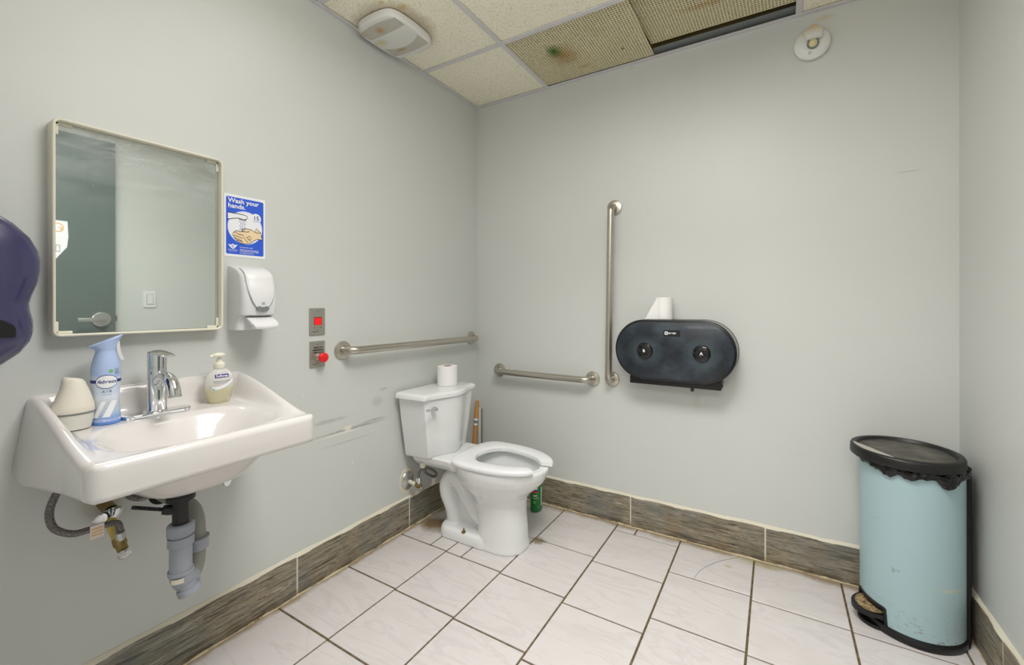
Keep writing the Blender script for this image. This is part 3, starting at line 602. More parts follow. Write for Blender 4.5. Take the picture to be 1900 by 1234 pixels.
MB().box((1.045, -.105, .776), (1.470, -.012, .815), .003).build('bottom_tray', 'black_plastic', t); MB().box((1.336, -.10, .759), (1.350, -.06, .78), .002).build('latch', 'gloss_black', t); MB().box((1.468, -.09, .788), (1.476, -.07, .806), .002).build('hinge_tab', 'gloss_black', t)

# ------------------------------------------------------------ toilet-paper rolls
def roll(name, c, r, h, label, tail=False):
    t = thing(name, c, label, 'toilet paper', 'loose toilet paper rolls')
    n = 40; prof = [(0, .021), (0, r - .002), (.002, r), (h - .002, r), (h, r - .002), (h, .021)]
    MB().lathe(c, (0, 0, 1), prof, n, cap0=False, cap1=False).build('roll', 'tissue', t)
    MB().lathe(c, (0, 0, 1), [(0, .0212), (h - .001, .0212), (h - .001, .0195), (0, .0195)], 24, cap0=False, cap1=False).build('core', 'cardboard', t)
    return t
roll('toilet_paper_roll', (.112, -.414, .7295), .054, .105, 'full white toilet paper roll standing on the toilet tank lid')
rc = (1.205, -.062, 1.0972); t = roll('toilet_paper_roll', rc, .040, .108, 'smaller toilet paper roll with loose end, standing on the black dispenser')
rings = []
for k in range(9):
    s = k / 8; zt = 1.2045 - .006 * s - .10 * max(0, s - .12) ** 1.15 / .86; zb = 1.0985
    xx = rc[0] - .016 - .066 * s; yy = rc[1] - .039 + .004 * sin(s * 5)
    rings.append([(xx, yy, zt), (xx, yy, min(zb, zt - .002)), (xx, yy + .0012, min(zb, zt - .002)), (xx, yy + .0012, zt)])
MB().loft(rings).build('loose_end', 'tissue', t)

# ------------------------------------------------------------ toilet
yc = -.470
t = thing('toilet', (.40, yc, 0), 'white two-piece toilet with open-front seat in the back left corner', 'toilet'); toilet = t
def remesh(mb, name, mat, parent, vox=.005, it=6, fac=.5, extra=None):
    me = bpy.data.meshes.new('tmp'); o0 = Vector((0, 0, 0)); q = parent
    while q is not None: o0 += q.location; q = q.parent
    me.from_pydata([(v[0] - o0.x, v[1] - o0.y, v[2] - o0.z) for v in mb.v], [], mb.f)
    bm = bmesh.new(); bm.from_mesh(me); bmesh.ops.recalc_face_normals(bm, faces=bm.faces); bm.to_mesh(me); bm.free()
    ob = bpy.data.objects.new('tmp', me); C.objects.link(ob)
    rm = ob.modifiers.new('r', 'REMESH'); rm.mode = 'VOXEL'; rm.voxel_size = vox
    sm = ob.modifiers.new('s', 'SMOOTH'); sm.iterations = it; sm.factor = fac
    dg = bpy.context.evaluated_depsgraph_get(); dg.update(); me2 = bpy.data.meshes.new_from_object(ob.evaluated_get(dg)); bpy.data.objects.remove(ob); me2.name = name
    me2.materials.clear(); return finish(name, me2, mat, parent, True, 80)
def egg(xb, xf, b, n=40, p=2.0):
    xc = xb + (xf - xb) * .42; out = []
    for k in range(n):
        a = 2 * pi * k / n; c_, s_ = cos(a), sin(a); rx = (xf - xc) if c_ > 0 else (xc - xb); e = 2 / p
        out.append((xc + rx * math.copysign(abs(c_) ** e, c_), yc + b * math.copysign(abs(s_) ** e, s_)))
    return out
lev = [(0, .395, .652, .106, 2.6), (.012, .395, .651, .106, 2.6), (.04, .398, .647, .102, 2.5), (.10, .398, .645, .098, 2.4), (.16, .395, .640, .098, 2.3), (.21, .385, .640, .103, 2.2), (.245, .36, .648, .116, 2.1), (.275, .33, .672, .138, 2.05), (.305, .30, .708, .158, 2), (.335, .275, .738, .172, 2), (.365, .262, .754, .180, 2), (.392, .258, .760, .183, 2), (.402, .262, .756, .179, 2)]
inn = [(.402, .315, .715, .128, 2), (.392, .312, .718, .131, 2), (.36, .318, .714, .128, 2), (.30, .34, .66, .11, 2), (.24, .37, .58, .08, 2), (.20, .40, .52, .05, 2)]
mb = MB().loft([[(x, y, z) for x, y in egg(a, b, c, 40, p)] for z, a, b, c, p in lev + inn])
# rear deck under the tank
mb.loft([[(p[0], p[1], z) for p in rrect(.175, yc, .29, 2 * w_, .03, 5)] for z, w_ in ((.325, .075), (.345, .115), (.37, .135), (.396, .140), (.402, .136))])
# trapway: outlet bulge that curls up behind the bowl and down to the floor
tr = spline([(.47, yc, .09), (.40, yc, .12), (.34, yc, .19), (.285, yc, .262), (.235, yc, .283), (.198, yc, .245), (.196, yc, .19), (.222, yc, .13), (.235, yc, .07), (.235, yc, .0)], 5)
rings = []; n = 24
for i, p in enumerate(tr):
    tg = (tr[min(i + 1, len(tr) - 1)] - tr[max(i - 1, 0)]).normalized(); nn = Vector((0, 1, 0)); bi = tg.cross(nn); f = i / (len(tr) - 1); ra = .046 + .010 * f; rb_ = .066 + .018 * sin(pi * min(1, f * 1.2))
    rings.append([p + bi * (ra * cos(2 * pi * k / n)) + nn * (rb_ * sin(2 * pi * k / n)) for k in range(n)])
mb.loft(rings)
mb.loft([[(x, y, z) for x, y in egg(.235, .50, .032, 30)] for z in (.05, .34)])        # web joining bowl and trapway
mb.loft([[(p[0], p[1], z) for p in rrect(.345, yc, L, 2 * w_, r, 6)] for z, L, w_, r in ((0, .34, .112, .07), (.03, .338, .110, .07), (.045, .33, .104, .066), (.054, .31, .092, .06))])
remesh(mb, 'bowl', 'toilet_white', t, .0045, 5, .5)
# water in the bowl
MB().loft([[(x, y, z) for x, y in egg(.365, .585, .082, 28)] for z in (.235, .24)]).build('water', Mt('toilet_water', (205, 212, 214), .03, 0, Transmission_Weight=.6).m, t)
# seat: open-front ring
def seat_sec(a):
    """centre-line frame at angle a measured from the front"""
    c_, s_ = cos(a), sin(a)
    e = 1 if c_ > 0 else .52
    xo = .475 + (.312 if c_ > 0 else .180) * math.copysign(abs(c_) ** e, c_); yo = .187 * math.copysign(abs(s_) ** e, s_)
    xi = .480 + (.235 if c_ > 0 else .098) * c_; yi = .112 * s_
    return Vector((xo, yc + yo, 0)), Vector((xi, yc + yi, 0))
rings = []; ga = .24; gb = .50; n = 60
for k in range(n + 1):
    a = ga + (2 * pi - ga - gb) * k / n; o, i_ = seat_sec(a); e = 1.0
    if k < 3: e = (.45, .8, .95)[k]
    if k > n - 3: e = (.45, .8, .95)[n - k]
    mid = (o + i_) / 2; o = mid + (o - mid) * (.6 + .4 * e); i_ = mid + (i_ - mid) * (.6 + .4 * e); zt, zb = .427 - .006 * (1 - e), .4045 + .004 * (1 - e); d = o - i_
    sec = [(0, zb), (0, zt - .006), (.05, zt - .002), (.14, zt), (.5, zt + .0015), (.84, zt), (.95, zt - .003), (1.0, zt - .009), (1.0, zb + .004), (.97, zb)]
    rings.append([(i_.x + d.x * s, i_.y + d.y * s, z) for s, z in sec])
MB().loft(rings).build('seat', 'seat_plastic', t, ang=50)
for s in (-1, 1): MB().box((.284, yc + s * .075 - .02, .398), (.32, yc + s * .075 + .02, .420), .005).build('hinge', 'seat_plastic', t)
# tank
yt = -.487
def tank_plan(hb, hf, xe, xm, xb=.030, n=16):
    pts = [(xb, yt - hb)]
    pts += [(xe - .012, yt - hf - .002), (xe, yt - hf + .012)]
    for k in range(n + 1):
        y = -hf + .025 + (2 * hf - .05) * k / n; pts.append((xe + (xm - xe) * (.5 + .5 * cos(pi * min(1, abs(y) / (hf * .86)))), yt + y))
    pts += [(xe, yt + hf - .012), (xe - .012, yt + hf + .002), (xb, yt + hb)]
    return pts
rings = []
for z, f, dx in ((.392, .70, -.035), (.398, .735, -.022), (.41, .75, -.014), (.50, .82, -.008), (.60, .90, -.004), (.69, .955, 0), (.70, .96, 0)):
    rings.append([(x, y, z) for x, y in tank_plan(.203 * f, .192 * f, .205 + dx, .250 + dx)])
MB().loft(rings).build('tank', 'toilet_white', t, ang=45)
rings = []
for z, g in ((.698, -.004), (.699, .003), (.702, .006), (.716, .006), (.722, .004), (.7265, -.002), (.729, -.012)):
    rings.append([(x, y, z) for x, y in tank_plan(.205 + g, .195 + g, .208 + g, .254 + g, .024)])
MB().loft(rings).build('tank_lid', 'toilet_white', t, ang=45)
lv = MB().lathe((.213, -.632, .655), (1, 0, 0), [(0, .012), (.012, .0125), (.02, .011), (.026, .006)], 20).build('flush_lever', 'chrome', t)
MB().tube([(.236, -.634, .656), (.244, -.655, .659), (.247, -.69, .664), (.247, -.708, .667)], [.009, .0055, .0052, .0068], 12).build('lever_arm', 'chrome', lv)
for s in (-1, 1):
    b = MB().lathe((.35, yc + s * .094, .050), (0, 0, 1), [(0, .012), (.004, .011), (.006, .004), (.02, .0038)], 14).build('floor_bolt', 'brass', t)
# toilet water supply
t = thing('toilet_shutoff_valve', (0, -.600, .225), 'small angle valve with looped braided hose on the left wall, under the toilet tank', 'valve')
MB().lathe((0, -.600, .247), (1, 0, 0), [(0, .040), (.003, .041), (.010, .036), (.016, .018), (.017, .012)], 30, sq=(1.15, 1)).build('escutcheon', 'dull_chrome', t)
MB().lathe((0, -.600, .247), (1, 0, 0), [(0, .056), (.002, .054)], 30, sq=(1.2, .95)).build('wall_patch', 'caulk', t)
MB().tube([(0, -.600, .246), (.068, -.597, .235)], .010, 12).build('stub_pipe', 'caulk', t)
MB().lathe((.062, -.597, .239), (1, .05, -.2), [(0, .013), (.012, .014), (.026, .012), (.032, .008)], 8).build('valve_body', 'brass', t)
MB().lathe((.085, -.596, .235), (.9, .1, -.5), [(0, .005), (.014, .005), (.016, .013), (.021, .013)], 10, sq=(.4, 1)).build('valve_handle', 'dull_chrome', t)
MB().lathe((.078, -.596, .242), (0, 0, 1), [(0, .009), (.012, .009), (.013, .012), (.034, .012), (.036, .008)], 8).build('compression_nut', 'chrome', t)
MB().tube(spline([(.078, -.596, .275), (.080, -.592, .305), (.095, -.57, .320), (.115, -.535, .302), (.125, -.515, .277), (.118, -.52, .262), (.112, -.545, .275), (.106, -.572, .298), (.102, -.585, .33), (.102, -.590, .345)], 6), .0065, 10).build('hose', 'hose', t)
MB().lathe((.102, -.590, .330), (0, 0, 1), [(0, .012), (.006, .016), (.028, .017), (.030, .010), (.064, .010)], 10).build('coupling_nut', 'cream_plastic', t)
MB().box((.116, -.540, .222), (.118, -.512, .258)).build('paper_tag', 'tag_paper', t, smooth=False)

# ------------------------------------------------------------ things behind the toilet
t = thing('plunger', (.055, -.052, 0), 'wooden plunger handle with a printed band, standing in the corner behind the toilet', 'plunger')
MB().lathe((.072, -.160, 0), (0, 0, 1), [(0, .062), (.012, .064), (.05, .056), (.085, .034), (.098, .022), (.115, .017)], 28).build('cup', 'black_plastic', t)
MB().tube([(.066, -.142, .10), (.033, -.045, .555), (.0327, -.044, .561)], [.0115, .0115, .008], 14).build('handle', 'wood', t)
MB().tube([(.0434, -.0755, .412), (.0405, -.0670, .452)], .0119, 14).build('band', 'white_sheet', t); MB().tube([(.0425, -.0730, .424), (.0413, -.0695, .440)], .01205, 14).build('band_print', 'print_grey', t)
t = thing('white_stick', (.05, -.036, 0), 'flat white stick with grey edge standing in the corner behind the toilet', 'stick')
MB().box((.036, -.040, 0), (.058, -.032, .514), .001).build('flat_face', 'cream_plastic', t); MB().box((.058, -.0405, 0), (.065, -.0315, .512), .001).build('edge_strip', 'grey_plastic', t)
bx, by = .497, -.100
t = thing('cleaner_bottle', (bx, by, 0), 'green plastic bottle of cleaner on the floor behind the toilet bowl', 'bottle')
MB().lathe((bx, by, 0), (0, 0, 1), [(0, .030), (.004, .038), (.012, .040), (.05, .040), (.13, .0385), (.165, .032), (.185, .020), (.20, .014)], 32, sq=(.8, 1.04)).build('body', 'green_bottle', t)
MB().lathe((bx, by, .198), (0, 0, 1), [(0, .016), (.02, .016), (.024, .010), (.036, .008)], 20).build('cap', 'print_pale', t)
def bw(r, u, o):                                                 # wrap on the bottle's front
    a = r / .038; dirx, diry = .56, -.83; ox, oy = -diry, dirx
    q = Vector((dirx * cos(a) + ox * sin(a), diry * cos(a) + oy * sin(a))); k = 1 / sqrt((q.x / .0325) ** 2 + (q.y / .042) ** 2); return (bx + q.x * (k + .0006), by + q.y * (k + .0006), u)
def patch(name, r0, r1, u0, u1, mat, par, f, n=10):
    mb = MB(); vs = [f(r0 + (r1 - r0) * i / n, u, 0) for u in (u0, u1) for i in range(n + 1)]; mb.add(vs, [(i, i + 1, n + 2 + i, n + 1 + i) for i in range(n)]); return mb.build(name, mat, par, fix=False)
patch('side_label', .030, .040, .035, .14, 'print_white', t, bw); patch('label_band', -.028, .006, .113, .122, 'print_red', t, bw); patch('label_band', -.026, .006, .122, .130, 'print_navy', t, bw); patch('label_band', -.024, .004, .130, .140, 'print_pale', t, bw)
patch('label_line', -.024, .012, .082, .084, 'print_white', t, bw); patch('label_line', -.02, .0, .094, .099, 'print_white', t, bw); patch('label_line', .006, .012, .03, .035, 'print_pale', t, bw)
patch('label_mark', -.018, -.008, .052, .066, 'print_green', t, bw)

# ------------------------------------------------------------ sink
sy0, sy1, SD = -1.897, -1.396, .464; cyk = (sy0 + sy1) / 2
t = thing('sink', (0, cyk, .65), 'white wall-hung porcelain sink under the mirror', 'sink')
def grid1(a, b, n, edge=.02, m_=6):
    L = [a + edge * (k / m_) ** 2 * 1.0 for k in range(m_)] + [a + edge + (b - a - 2 * edge) * k / n for k in range(n + 1)] + [b - edge * ((m_ - 1 - k) / m_) ** 2 for k in range(m_)]; return L
xs = [0] + grid1(.0015, SD, 54)[0:]; ys = grid1(sy0, sy1, 60)
def corner(x, y):                                               # round the two front corners
    r = .035
    for s, ye in ((-1, sy0), (1, sy1)):
        px = x - (SD - r); py = (y - (ye - s * r)) * s
        if px > 0 and py > 0:
            a, b = px / r, py / r; return (SD - r) + r * a * sqrt(max(0, 1 - b * b / 2)), (ye - s * r) + s * r * b * sqrt(max(0, 1 - a * a / 2))
    return x, y
def edge_d(x, y): return min(SD - x, y - sy0, sy1 - y)
def rim(x): return .934 - .104 * sstep(.0, 1, (x - .022) / .44) * .55 - .104 * .45 * min(1, max(0, (x - .022) / .44))
def top(x, y):
    dk = .853 - .018 * min(1, x / .44); ds = min(y - sy0, sy1 - y); R_ = rim(x)
    wside = 1 - sstep(.014, .046 + .012 * (1 - min(1, x / .3)), ds); wback = 1 - sstep(.018, .050, x); wfr = 1 - sstep(.012, .035, SD - x)
    if SD - x < .004: pass
    z = dk + max(0, R_ - dk) * max(wside, wback) + .002 * wfr
    q = ((abs(x - .285) / .148) ** 3.2 + (abs(y - cyk) / .208) ** 3.2) ** (1 / 3.2)
    if q < 1: z -= .165 * sstep(0, .95, 1 - q) ** .9 + .0
    elif q < 1.06: z -= 0
    d = edge_d(x, y); r = .017
    if d < r: z -= r - sqrt(max(0, r * r - (r - d) ** 2))
    return z
def bot(x, y):
    z = .708 + (.752 - .708) * min(1, x / .44)
    q = ((abs(x - .25) / .160) ** 3 + (abs(y - cyk - .01) / .172) ** 3) ** (1 / 3)
    if q < 1: z = min(z, z - (z - .668) * sstep(0, .5, 1 - q) ** .6)
    if x < .06: z += .032 * (1 - x / .06) ** 2 * min(1, (abs(y - cyk) / .25) ** 6)
    d = edge_d(x, y); r = .016
    if d < r: z += r - sqrt(max(0, r * r - (r - d) ** 2))
    return min(z, top(x, y) - .012)
vs = []; nx, ny = len(xs), len(ys)
for x in xs:
    for y in ys: a, b = corner(x, y); vs.append((a, b, top(x, y)))
for x in xs:
    for y in ys: a, b = corner(x, y); vs.append((a, b + (.024 * max(0, 1 - a / .30) ** 1.3 if y > cyk else -.024 * max(0, 1 - a / .30) ** 1.3) * (abs(y - cyk) / .25) ** 4, bot(x, y)))
fs = []; N = nx * ny
for i in range(nx - 1):
    for j in range(ny - 1):
        a, b, c_, d = i * ny + j, i * ny + j + 1, (i + 1) * ny + j + 1, (i + 1) * ny + j; fs.append((a, d, c_, b)); fs.append((a + N, b + N, c_ + N, d + N))
for i in range(nx - 1): fs.append((i * ny, i * ny + N, (i + 1) * ny + N, (i + 1) * ny)); fs.append((i * ny + ny - 1, (i + 1) * ny + ny - 1, (i + 1) * ny + ny - 1 + N, i * ny + ny - 1 + N))
for j in range(ny - 1): fs.append((j, j + 1, j + 1 + N, j + N)); fs.append(((nx - 1) * ny + j + 1, (nx - 1) * ny + j, (nx - 1) * ny + j + N, (nx - 1) * ny + j + 1 + N))
MB().add(vs, fs).build('basin', 'porcelain', t, ang=70)
zd = top(.27, cyk)
MB().lathe((.27, cyk, zd - .001), (0, 0, 1), [(0, .028), (.003, .027), (.003, .019), (.001, .018)], 24).build('drain_ring', 'chrome', t); MB().lathe((.27, cyk, zd), (0, 0, 1), [(0, .016), (.004, .017), (.008, .014), (.009, .003)], 20).build('stopper', 'chrome', t)
text('maker_mark', 'oC', .012, None, 0, 0, 0, 'print_grey', t, .02, 'CENTER', wrapf=lambda r, u, o: (.035 + r, sy0 - .0004, .735 + u))

# faucet
fx, fy = .098, -1.663; zdk = top(fx, fy)
t = thing('faucet', (fx, fy, zdk - .001), 'chrome single-lever faucet on the sink deck', 'faucet')
MB().prism(lambda r, u, o: (fx + r, fy + u, zdk - .003 + o), rrect(0, 0, .052, .160, .0255, 8), 0, .0125, .004, 3).build('base_plate', 'chrome', t)
MB().lathe((fx, fy, zdk + .006), (0, 0, 1), [(0, .026), (.004, .0255), (.008, .0225), (.130, .0225), (.131, .0215), (.134, .0215), (.135, .0225), (.176, .0225), (.180, .020), (.181, .004)], 40).build('body', 'chrome', t, ang=30)
hd = MB()
rings = []
for k in range(7):
    s = k / 6; x = fx + .004 + .078 * s; w_ = .018 - .004 * s; zc = zdk + .184 - .002 * s - .006 * s * s; hgt = .0055 - .003 * s
    rings.append([(x, fy - w_, zc - hgt), (x, fy + w_, zc - hgt), (x, fy + w_, zc + hgt * .3), (x, fy + w_ * .5, zc + hgt), (x, fy - w_ * .5, zc + hgt), (x, fy - w_, zc + hgt * .3)])
hd.loft(rings); hd.build('lever_handle', 'chrome', t)
P = [(fx + .015, fy, zdk + .098), (fx + .035, fy, zdk + .108)] + arc3((fx + .05, fy, zdk + .113), (fx + .106, fy, zdk + .116), (fx + .117, fy, zdk + .066), 10)
MB().tube(P, [.0165, .0168] + [.0165 - .0012 * k / 10 for k in range(11)], 22).build('spout', 'chrome', t, ang=50)
MB().lathe((fx + .1175, fy, zdk + .068), (.2, 0, -1), [(0, .0155), (.006, .0156), (.007, .011), (.003, .010)], 22).build('aerator', 'dull_chrome', t)
# foaming hand soap bottle
bx, by = .085, -1.497; zb = top(bx, by)
t = thing('soap_bottle', (bx, by, zb), 'clear pump bottle of pale hand soap on the sink deck, right of the faucet', 'soap bottle')
prof = [(0, .026, .018), (.003, .0295, .020), (.012, .0325, .021), (.045, .0425, .0235), (.060, .0445, .024), (.078, .043, .0235), (.095, .036, .021), (.106, .024, .017), (.111, .015, .013), (.118, .0138, .0128)]
MB().loft([[(bx + d * cos(a), by + w_ * sin(a), zb + h) for a in [2 * pi * k / 36 for k in range(36)]] for h, w_, d in prof]).build('body', 'soap_clear', t)
def sw(r, u, o):
    h = u - zb; w_, d = .043, .0238
    for (h0, w0, d0), (h1, w1, d1) in zip(prof, prof[1:]):
        if h0 <= h <= h1: f = (h - h0) / (h1 - h0); w_, d = w0 + (w1 - w0) * f, d0 + (d1 - d0) * f
    return (bx + d * sqrt(max(0, 1 - (r / w_) ** 2)) + .0008 + o, by + r, u)
patch('name_label', -.021, .018, zb + .083, zb + .094, 'print_navy', t, sw); text('lettering', 'Softsoap', .0098, None, -.0015, zb + .0858, .0007, 'print_white', t, .03, 'CENTER', .0, 1.0, wrapf=sw)
patch('label_line', -.027, .024, zb + .071, zb + .0725, 'print_grey', t, sw); patch('label_line', -.024, .016, zb + .066, zb + .0672, 'print_grey', t, sw)
mb = MB(); q = [sw(r, zb + .045 + .000 + (r + .02) ** 2 * 9 + dz_, .0002) for dz_ in (0, .010) for r in [-.030 + .060 * k / 12 for k in range(13)]]; mb.add(q, [(k, k + 1, 14 + k, 13 + k) for k in range(12)]); mb.build('label_swoosh', 'print_white', t, fix=False)
for k in range(3): mb = MB(); mb.add([sw(-.034 + .004 * k, zb + .058 - .004 * k, .0004), sw(-.029 + .004 * k, zb + .052 - .003 * k, .0004), sw(-.025, zb + .043, .0004)], [(0, 1, 2)]); mb.build('label_leaf', 'print_teal', t, fix=False, smooth=False)
MB().lathe((bx, by, zb + .112), (0, 0, 1), [(0, .0155), (.002, .0165), (.016, .016), (.019, .012), (.022, .0085), (.030, .008)], 24).build('pump_collar', 'soap_pump', t)
MB().tube([(bx, by, zb + .138), (bx, by, zb + .156)], .0045, 12).build('pump_stem', 'soap_pump', t)
MB().loft([[(bx + .004 + a_ * cos(a), by - .004 + b_ * sin(a), zb + h) for a in [2 * pi * k / 24 for k in range(24)]] for h, a_, b_ in ((.150, .007, .009), (.153, .014, .018), (.158, .0145, .0185), (.162, .010, .013), (.1635, .004, .006))]).build('pump_head', 'soap_pump', t)
MB().tube(spline([(bx, by - .01, zb + .157), (bx + .006, by - .022, zb + .156), (bx + .008, by - .030, zb + .152)], 4), .0038, 10).build('pump_spout', 'soap_pump', t)
# aerosol air freshener
bx, by = .095, -1.772; zb = top(bx, by)
t = thing('air_spray_bottle', (bx, by, zb), 'tall pale blue air freshener spray can on the left of the sink deck', 'spray can')
vw = Vector((1.595, -.42)).normalized(); vr = Vector((-vw.y, vw.x))       # the label faces this way
aR = lambda h: [.0295, .0300, .0298, .0272, .0285, .0305, .0290, .0250, .0185][0]
prof = [(0, .0290), (.003, .0300), (.030, .0285), (.060, .0272), (.090, .0278), (.120, .0298), (.136, .0303)]
MB().lathe((bx, by, zb), (0, 0, 1), prof, 40).build('can', 'aerosol', t)
cp = [(.135, .0303), (.150, .0298), (.165, .0275), (.180, .0238), (.192, .0205), (.198, .0198)]
MB().lathe((bx, by, zb), (0, 0, 1), cp, 40).build('cap', 'aerosol_cap', t)
rings = []
for k in range(8):                                              # flared trigger head, tilting up towards its nozzle
    s = k / 7; a_ = .0198 + (.034 - .0198) * s ** 1.6; b_ = .0198 + .003 * s
    rings.append([(bx + vr.x * (a_ * cos(a) - .001 * s) + vw.x * b_ * sin(a), by + vr.y * (a_ * cos(a) - .001 * s) + vw.y * b_ * sin(a), zb + .197 + .026 * s + .015 * s * cos(a)) for a in [2 * pi * j / 32 for j in range(32)]])
rings.append([(bx + vr.x * .032 * cos(a) + vw.x * .020 * sin(a), by + vr.y * .032 * cos(a) + vw.y * .020 * sin(a), zb + .226 + .015 * cos(a)) for a in [2 * pi * j / 32 for j in range(32)]])
MB().loft(rings).build('spray_head', 'aerosol_cap', t)
tq = lambda r, o, h: (bx + vr.x * r + vw.x * o, by + vr.y * r + vw.y * o, zb + h)
MB().loft([[tq(r - .003, -.006, h), tq(r + .004, -.006, h), tq(r + .004, .006, h), tq(r - .003, .006, h)] for r, h in ((.023, .222), (.024, .205), (.026, .190), (.031, .176), (.0325, .170))]).build('trigger', 'white_plastic', t)
def aw(r, u, o):
    h = u - zb; R_ = .029
    for (h0, r0), (h1, r1) in zip(prof + cp[1:], (prof + cp[1:])[1:]):
        if h0 <= h <= h1: R_ = r0 + (r1 - r0) * (h - h0) / (h1 - h0)
    a = r / R_; return (bx + (vr.x * sin(a) + vw.x * cos(a)) * (R_ + .0005 + o), by + (vr.y * sin(a) + vw.y * cos(a)) * (R_ + .0005 + o), u)
patch('label_band', -.044, .044, zb + .1125, zb + .1205, 'print_navy', t, aw, 24)
def disc(name, cr, cu_, a_, b_, mat, o):
    mb = MB(); n = 32; vs = [aw(cr, cu_, o)]; fs = []
    for ring in (.34, .67, 1.0): vs += [aw(cr + a_ * ring * cos(2 * pi * k / n), cu_ + b_ * ring * sin(2 * pi * k / n), o) for k in range(n)]
    fs += [(0, 1 + k, 1 + (k + 1) % n) for k in range(n)]
    for q in range(2): fs += [(1 + q * n + k, 1 + (q + 1) * n + k, 1 + (q + 1) * n + (k + 1) % n, 1 + q * n + (k + 1) % n) for k in range(n)]
    mb.add(vs, fs).build(name, mat, t, fix=False)
disc('name_oval_edge', .002, zb + .1155, .0225, .0185, 'print_navy', .0003); disc('name_oval', .002, zb + .1155, .0210, .0170, 'print_white', .0007)
text('lettering', 'febreze', .0125, None, .002, zb + .112, .0011, 'print_navy', t, .012, 'CENTER', .35, 1.0, wrapf=aw); text('lettering', 'A I R', .0092, None, .002, zb + .0865, .0006, 'print_grey', t, .012, 'CENTER', wrapf=aw); text('lettering', 'Linen & Sky', .0035, None, .002, zb + .080, .0006, 'print_grey', t, 0, 'CENTER', wrapf=aw)
for k, (r0, s_) in enumerate(((-.022, .010), (-.003, .014))):
    mb = MB(); vs = [aw(r0 + i * s_ / 4 + .35 * (j / 6) * .05 - .004, zb + .020 + .043 * j / 6, .0005) for j in range(7) for i in range(5)]; mb.add(vs, [(j * 5 + i, j * 5 + i + 1, j * 5 + i + 6, j * 5 + i + 5) for j in range(6) for i in range(4)]); mb.build('linen_picture', 'print_white', t, fix=False)
patch('caution_strip', -.036, .036, zb + .008, zb + .0145, 'print_pale', t, aw, 16); text('lettering', 'CAUTION / ATTENTION', .0058, None, 0, zb + .0092, .0006, 'print_blue', t, .01, 'CENTER', xs=.95, wrapf=aw); disc('leaf_mark', .010, zb + .144, .0042, .0042, 'print_green', .0004)
for k in range(3): patch('side_line', .0185 + .004 * k, .0200 + .004 * k, zb + .134, zb + .15, 'print_grey', t, aw, 2)
# cone air freshener
bx, by = .105, -1.836; zb = .8495
t = thing('gel_air_freshener', (bx, by, zb), 'cream cone-shaped gel air freshener at the left end of the sink', 'air freshener')
el = lambda h, a_, b_, dx=0, tz=0: [(bx + a_ * cos(a) , by + dx + b_ * sin(a), zb + h + tz * sin(a)) for a in [2 * pi * k / 40 for k in range(40)]]
MB().loft([el(0, .024, .030), el(.002, .027, .033), el(.025, .030, .0375), el(.044, .0312, .039)]).build('gel_cup', 'gel', t)
MB().loft([el(.044, .0312, .0392), el(.046, .032, .0402), el(.062, .031, .039), el(.085, .0265, .0325, .001), el(.105, .022, .026, .0015), el(.122, .0195, .0215, .000, -.0005), el(.130, .0175, .0185, -.002, -.002), el(.1335, .013, .014, -.003, -.003)]).build('cone_cover', 'fresh_cream', t)
MB().loft([el(.040, .0318, .0397), el(.0445, .0318, .0397)]).build('seam_ring', 'grey_plastic', t)

# ------------------------------------------------------------ plumbing below the sink
t = thing('drain_trap', (.262, -1.655, .37), 'grey plastic P-trap with black tailpiece hanging under the sink', 'drain pipe')
dx_, dy_ = .255, -1.664
MB().lathe((dx_, dy_, .555), (0, 0, 1), [(0, .019), (.070, .019), (.070, .021), (.084, .021), (.085, .030), (.094, .031), (.095, .037), (.112, .037)], 26).build('tailpiece', 'abs_black', t, ang=30)
MB().lathe((dx_, dy_, .634), (0, 0, 1), [(0, .033), (.012, .033)], 12).build('lock_nut', 'abs_black', t)
MB().tube([(dx_, dy_, .606), (dx_ - .016, dy_ - .022, .609), (dx_ - .022, dy_ - .032, .611)], [.014, .014, .012], 12).build('pivot_boss', 'abs_black', t)
q0, q1 = Vector((dx_ - .018, dy_ - .028, .611)), Vector((dx_ - .035, dy_ - .092, .640))
MB().tube([q0.lerp(q1, k / 30) for k in range(31)], [.0042 if k % 2 else .0058 for k in range(31)], 8).build('lift_rod_strap', 'abs_black', t)
MB().lathe((dx_, dy_, .538), (0, 0, 1), [(0, .031), (.026, .031), (.030, .027), (.030, .020)], 14).build('slip_nut', 'pvc_grey', t)
P = [(dx_, dy_, .545), (dx_, dy_, .440)] + arc3((dx_, dy_, .432), (dx_ + .004, dy_ + .002, .394), (dx_ - .022, dy_ + .030, .394), 6)
MB().tube(P, [.0255] * 2 + [.0265] * 7, 22).build('trap_inlet', 'pvc_grey', t, ang=50)
for z, r, h in ((.508, .0295, .024), (.430, .0290, .010)): MB().lathe((dx_, dy_, z), (0, 0, 1), [(0, r), (h, r)], 24).build('socket_ring', 'pvc_grey', t)
P = arc3((dx_ - .012, dy_ + .020, .398), (dx_ - .040, dy_ + .050, .392), (dx_ - .044, dy_ + .054, .44), 8) + arc3((dx_ - .046, dy_ + .055, .51), (dx_ - .048, dy_ + .055, .572), (dx_ - .095, dy_ + .050, .574), 8) + [(.0, dy_ + .046, .576)]
MB().tube(P, .0215, 20).build('trap_bend', 'pvc_dull', t, ang=50)
MB().lathe((dx_ - .0445, dy_ + .054, .458), (0, 0, 1), [(0, .029), (.024, .029), (.028, .031), (.033, .031), (.034, .022)], 12).build('slip_nut', 'pvc_grey', t)
MB().lathe((dx_ + .006, dy_ + .014, .386), (.2, .3, -1), [(-.012, .022), (.0, .022), (.001, .028), (.016, .028), (.017, .025)], 12).build('cleanout_cap', 'pvc_grey', t)
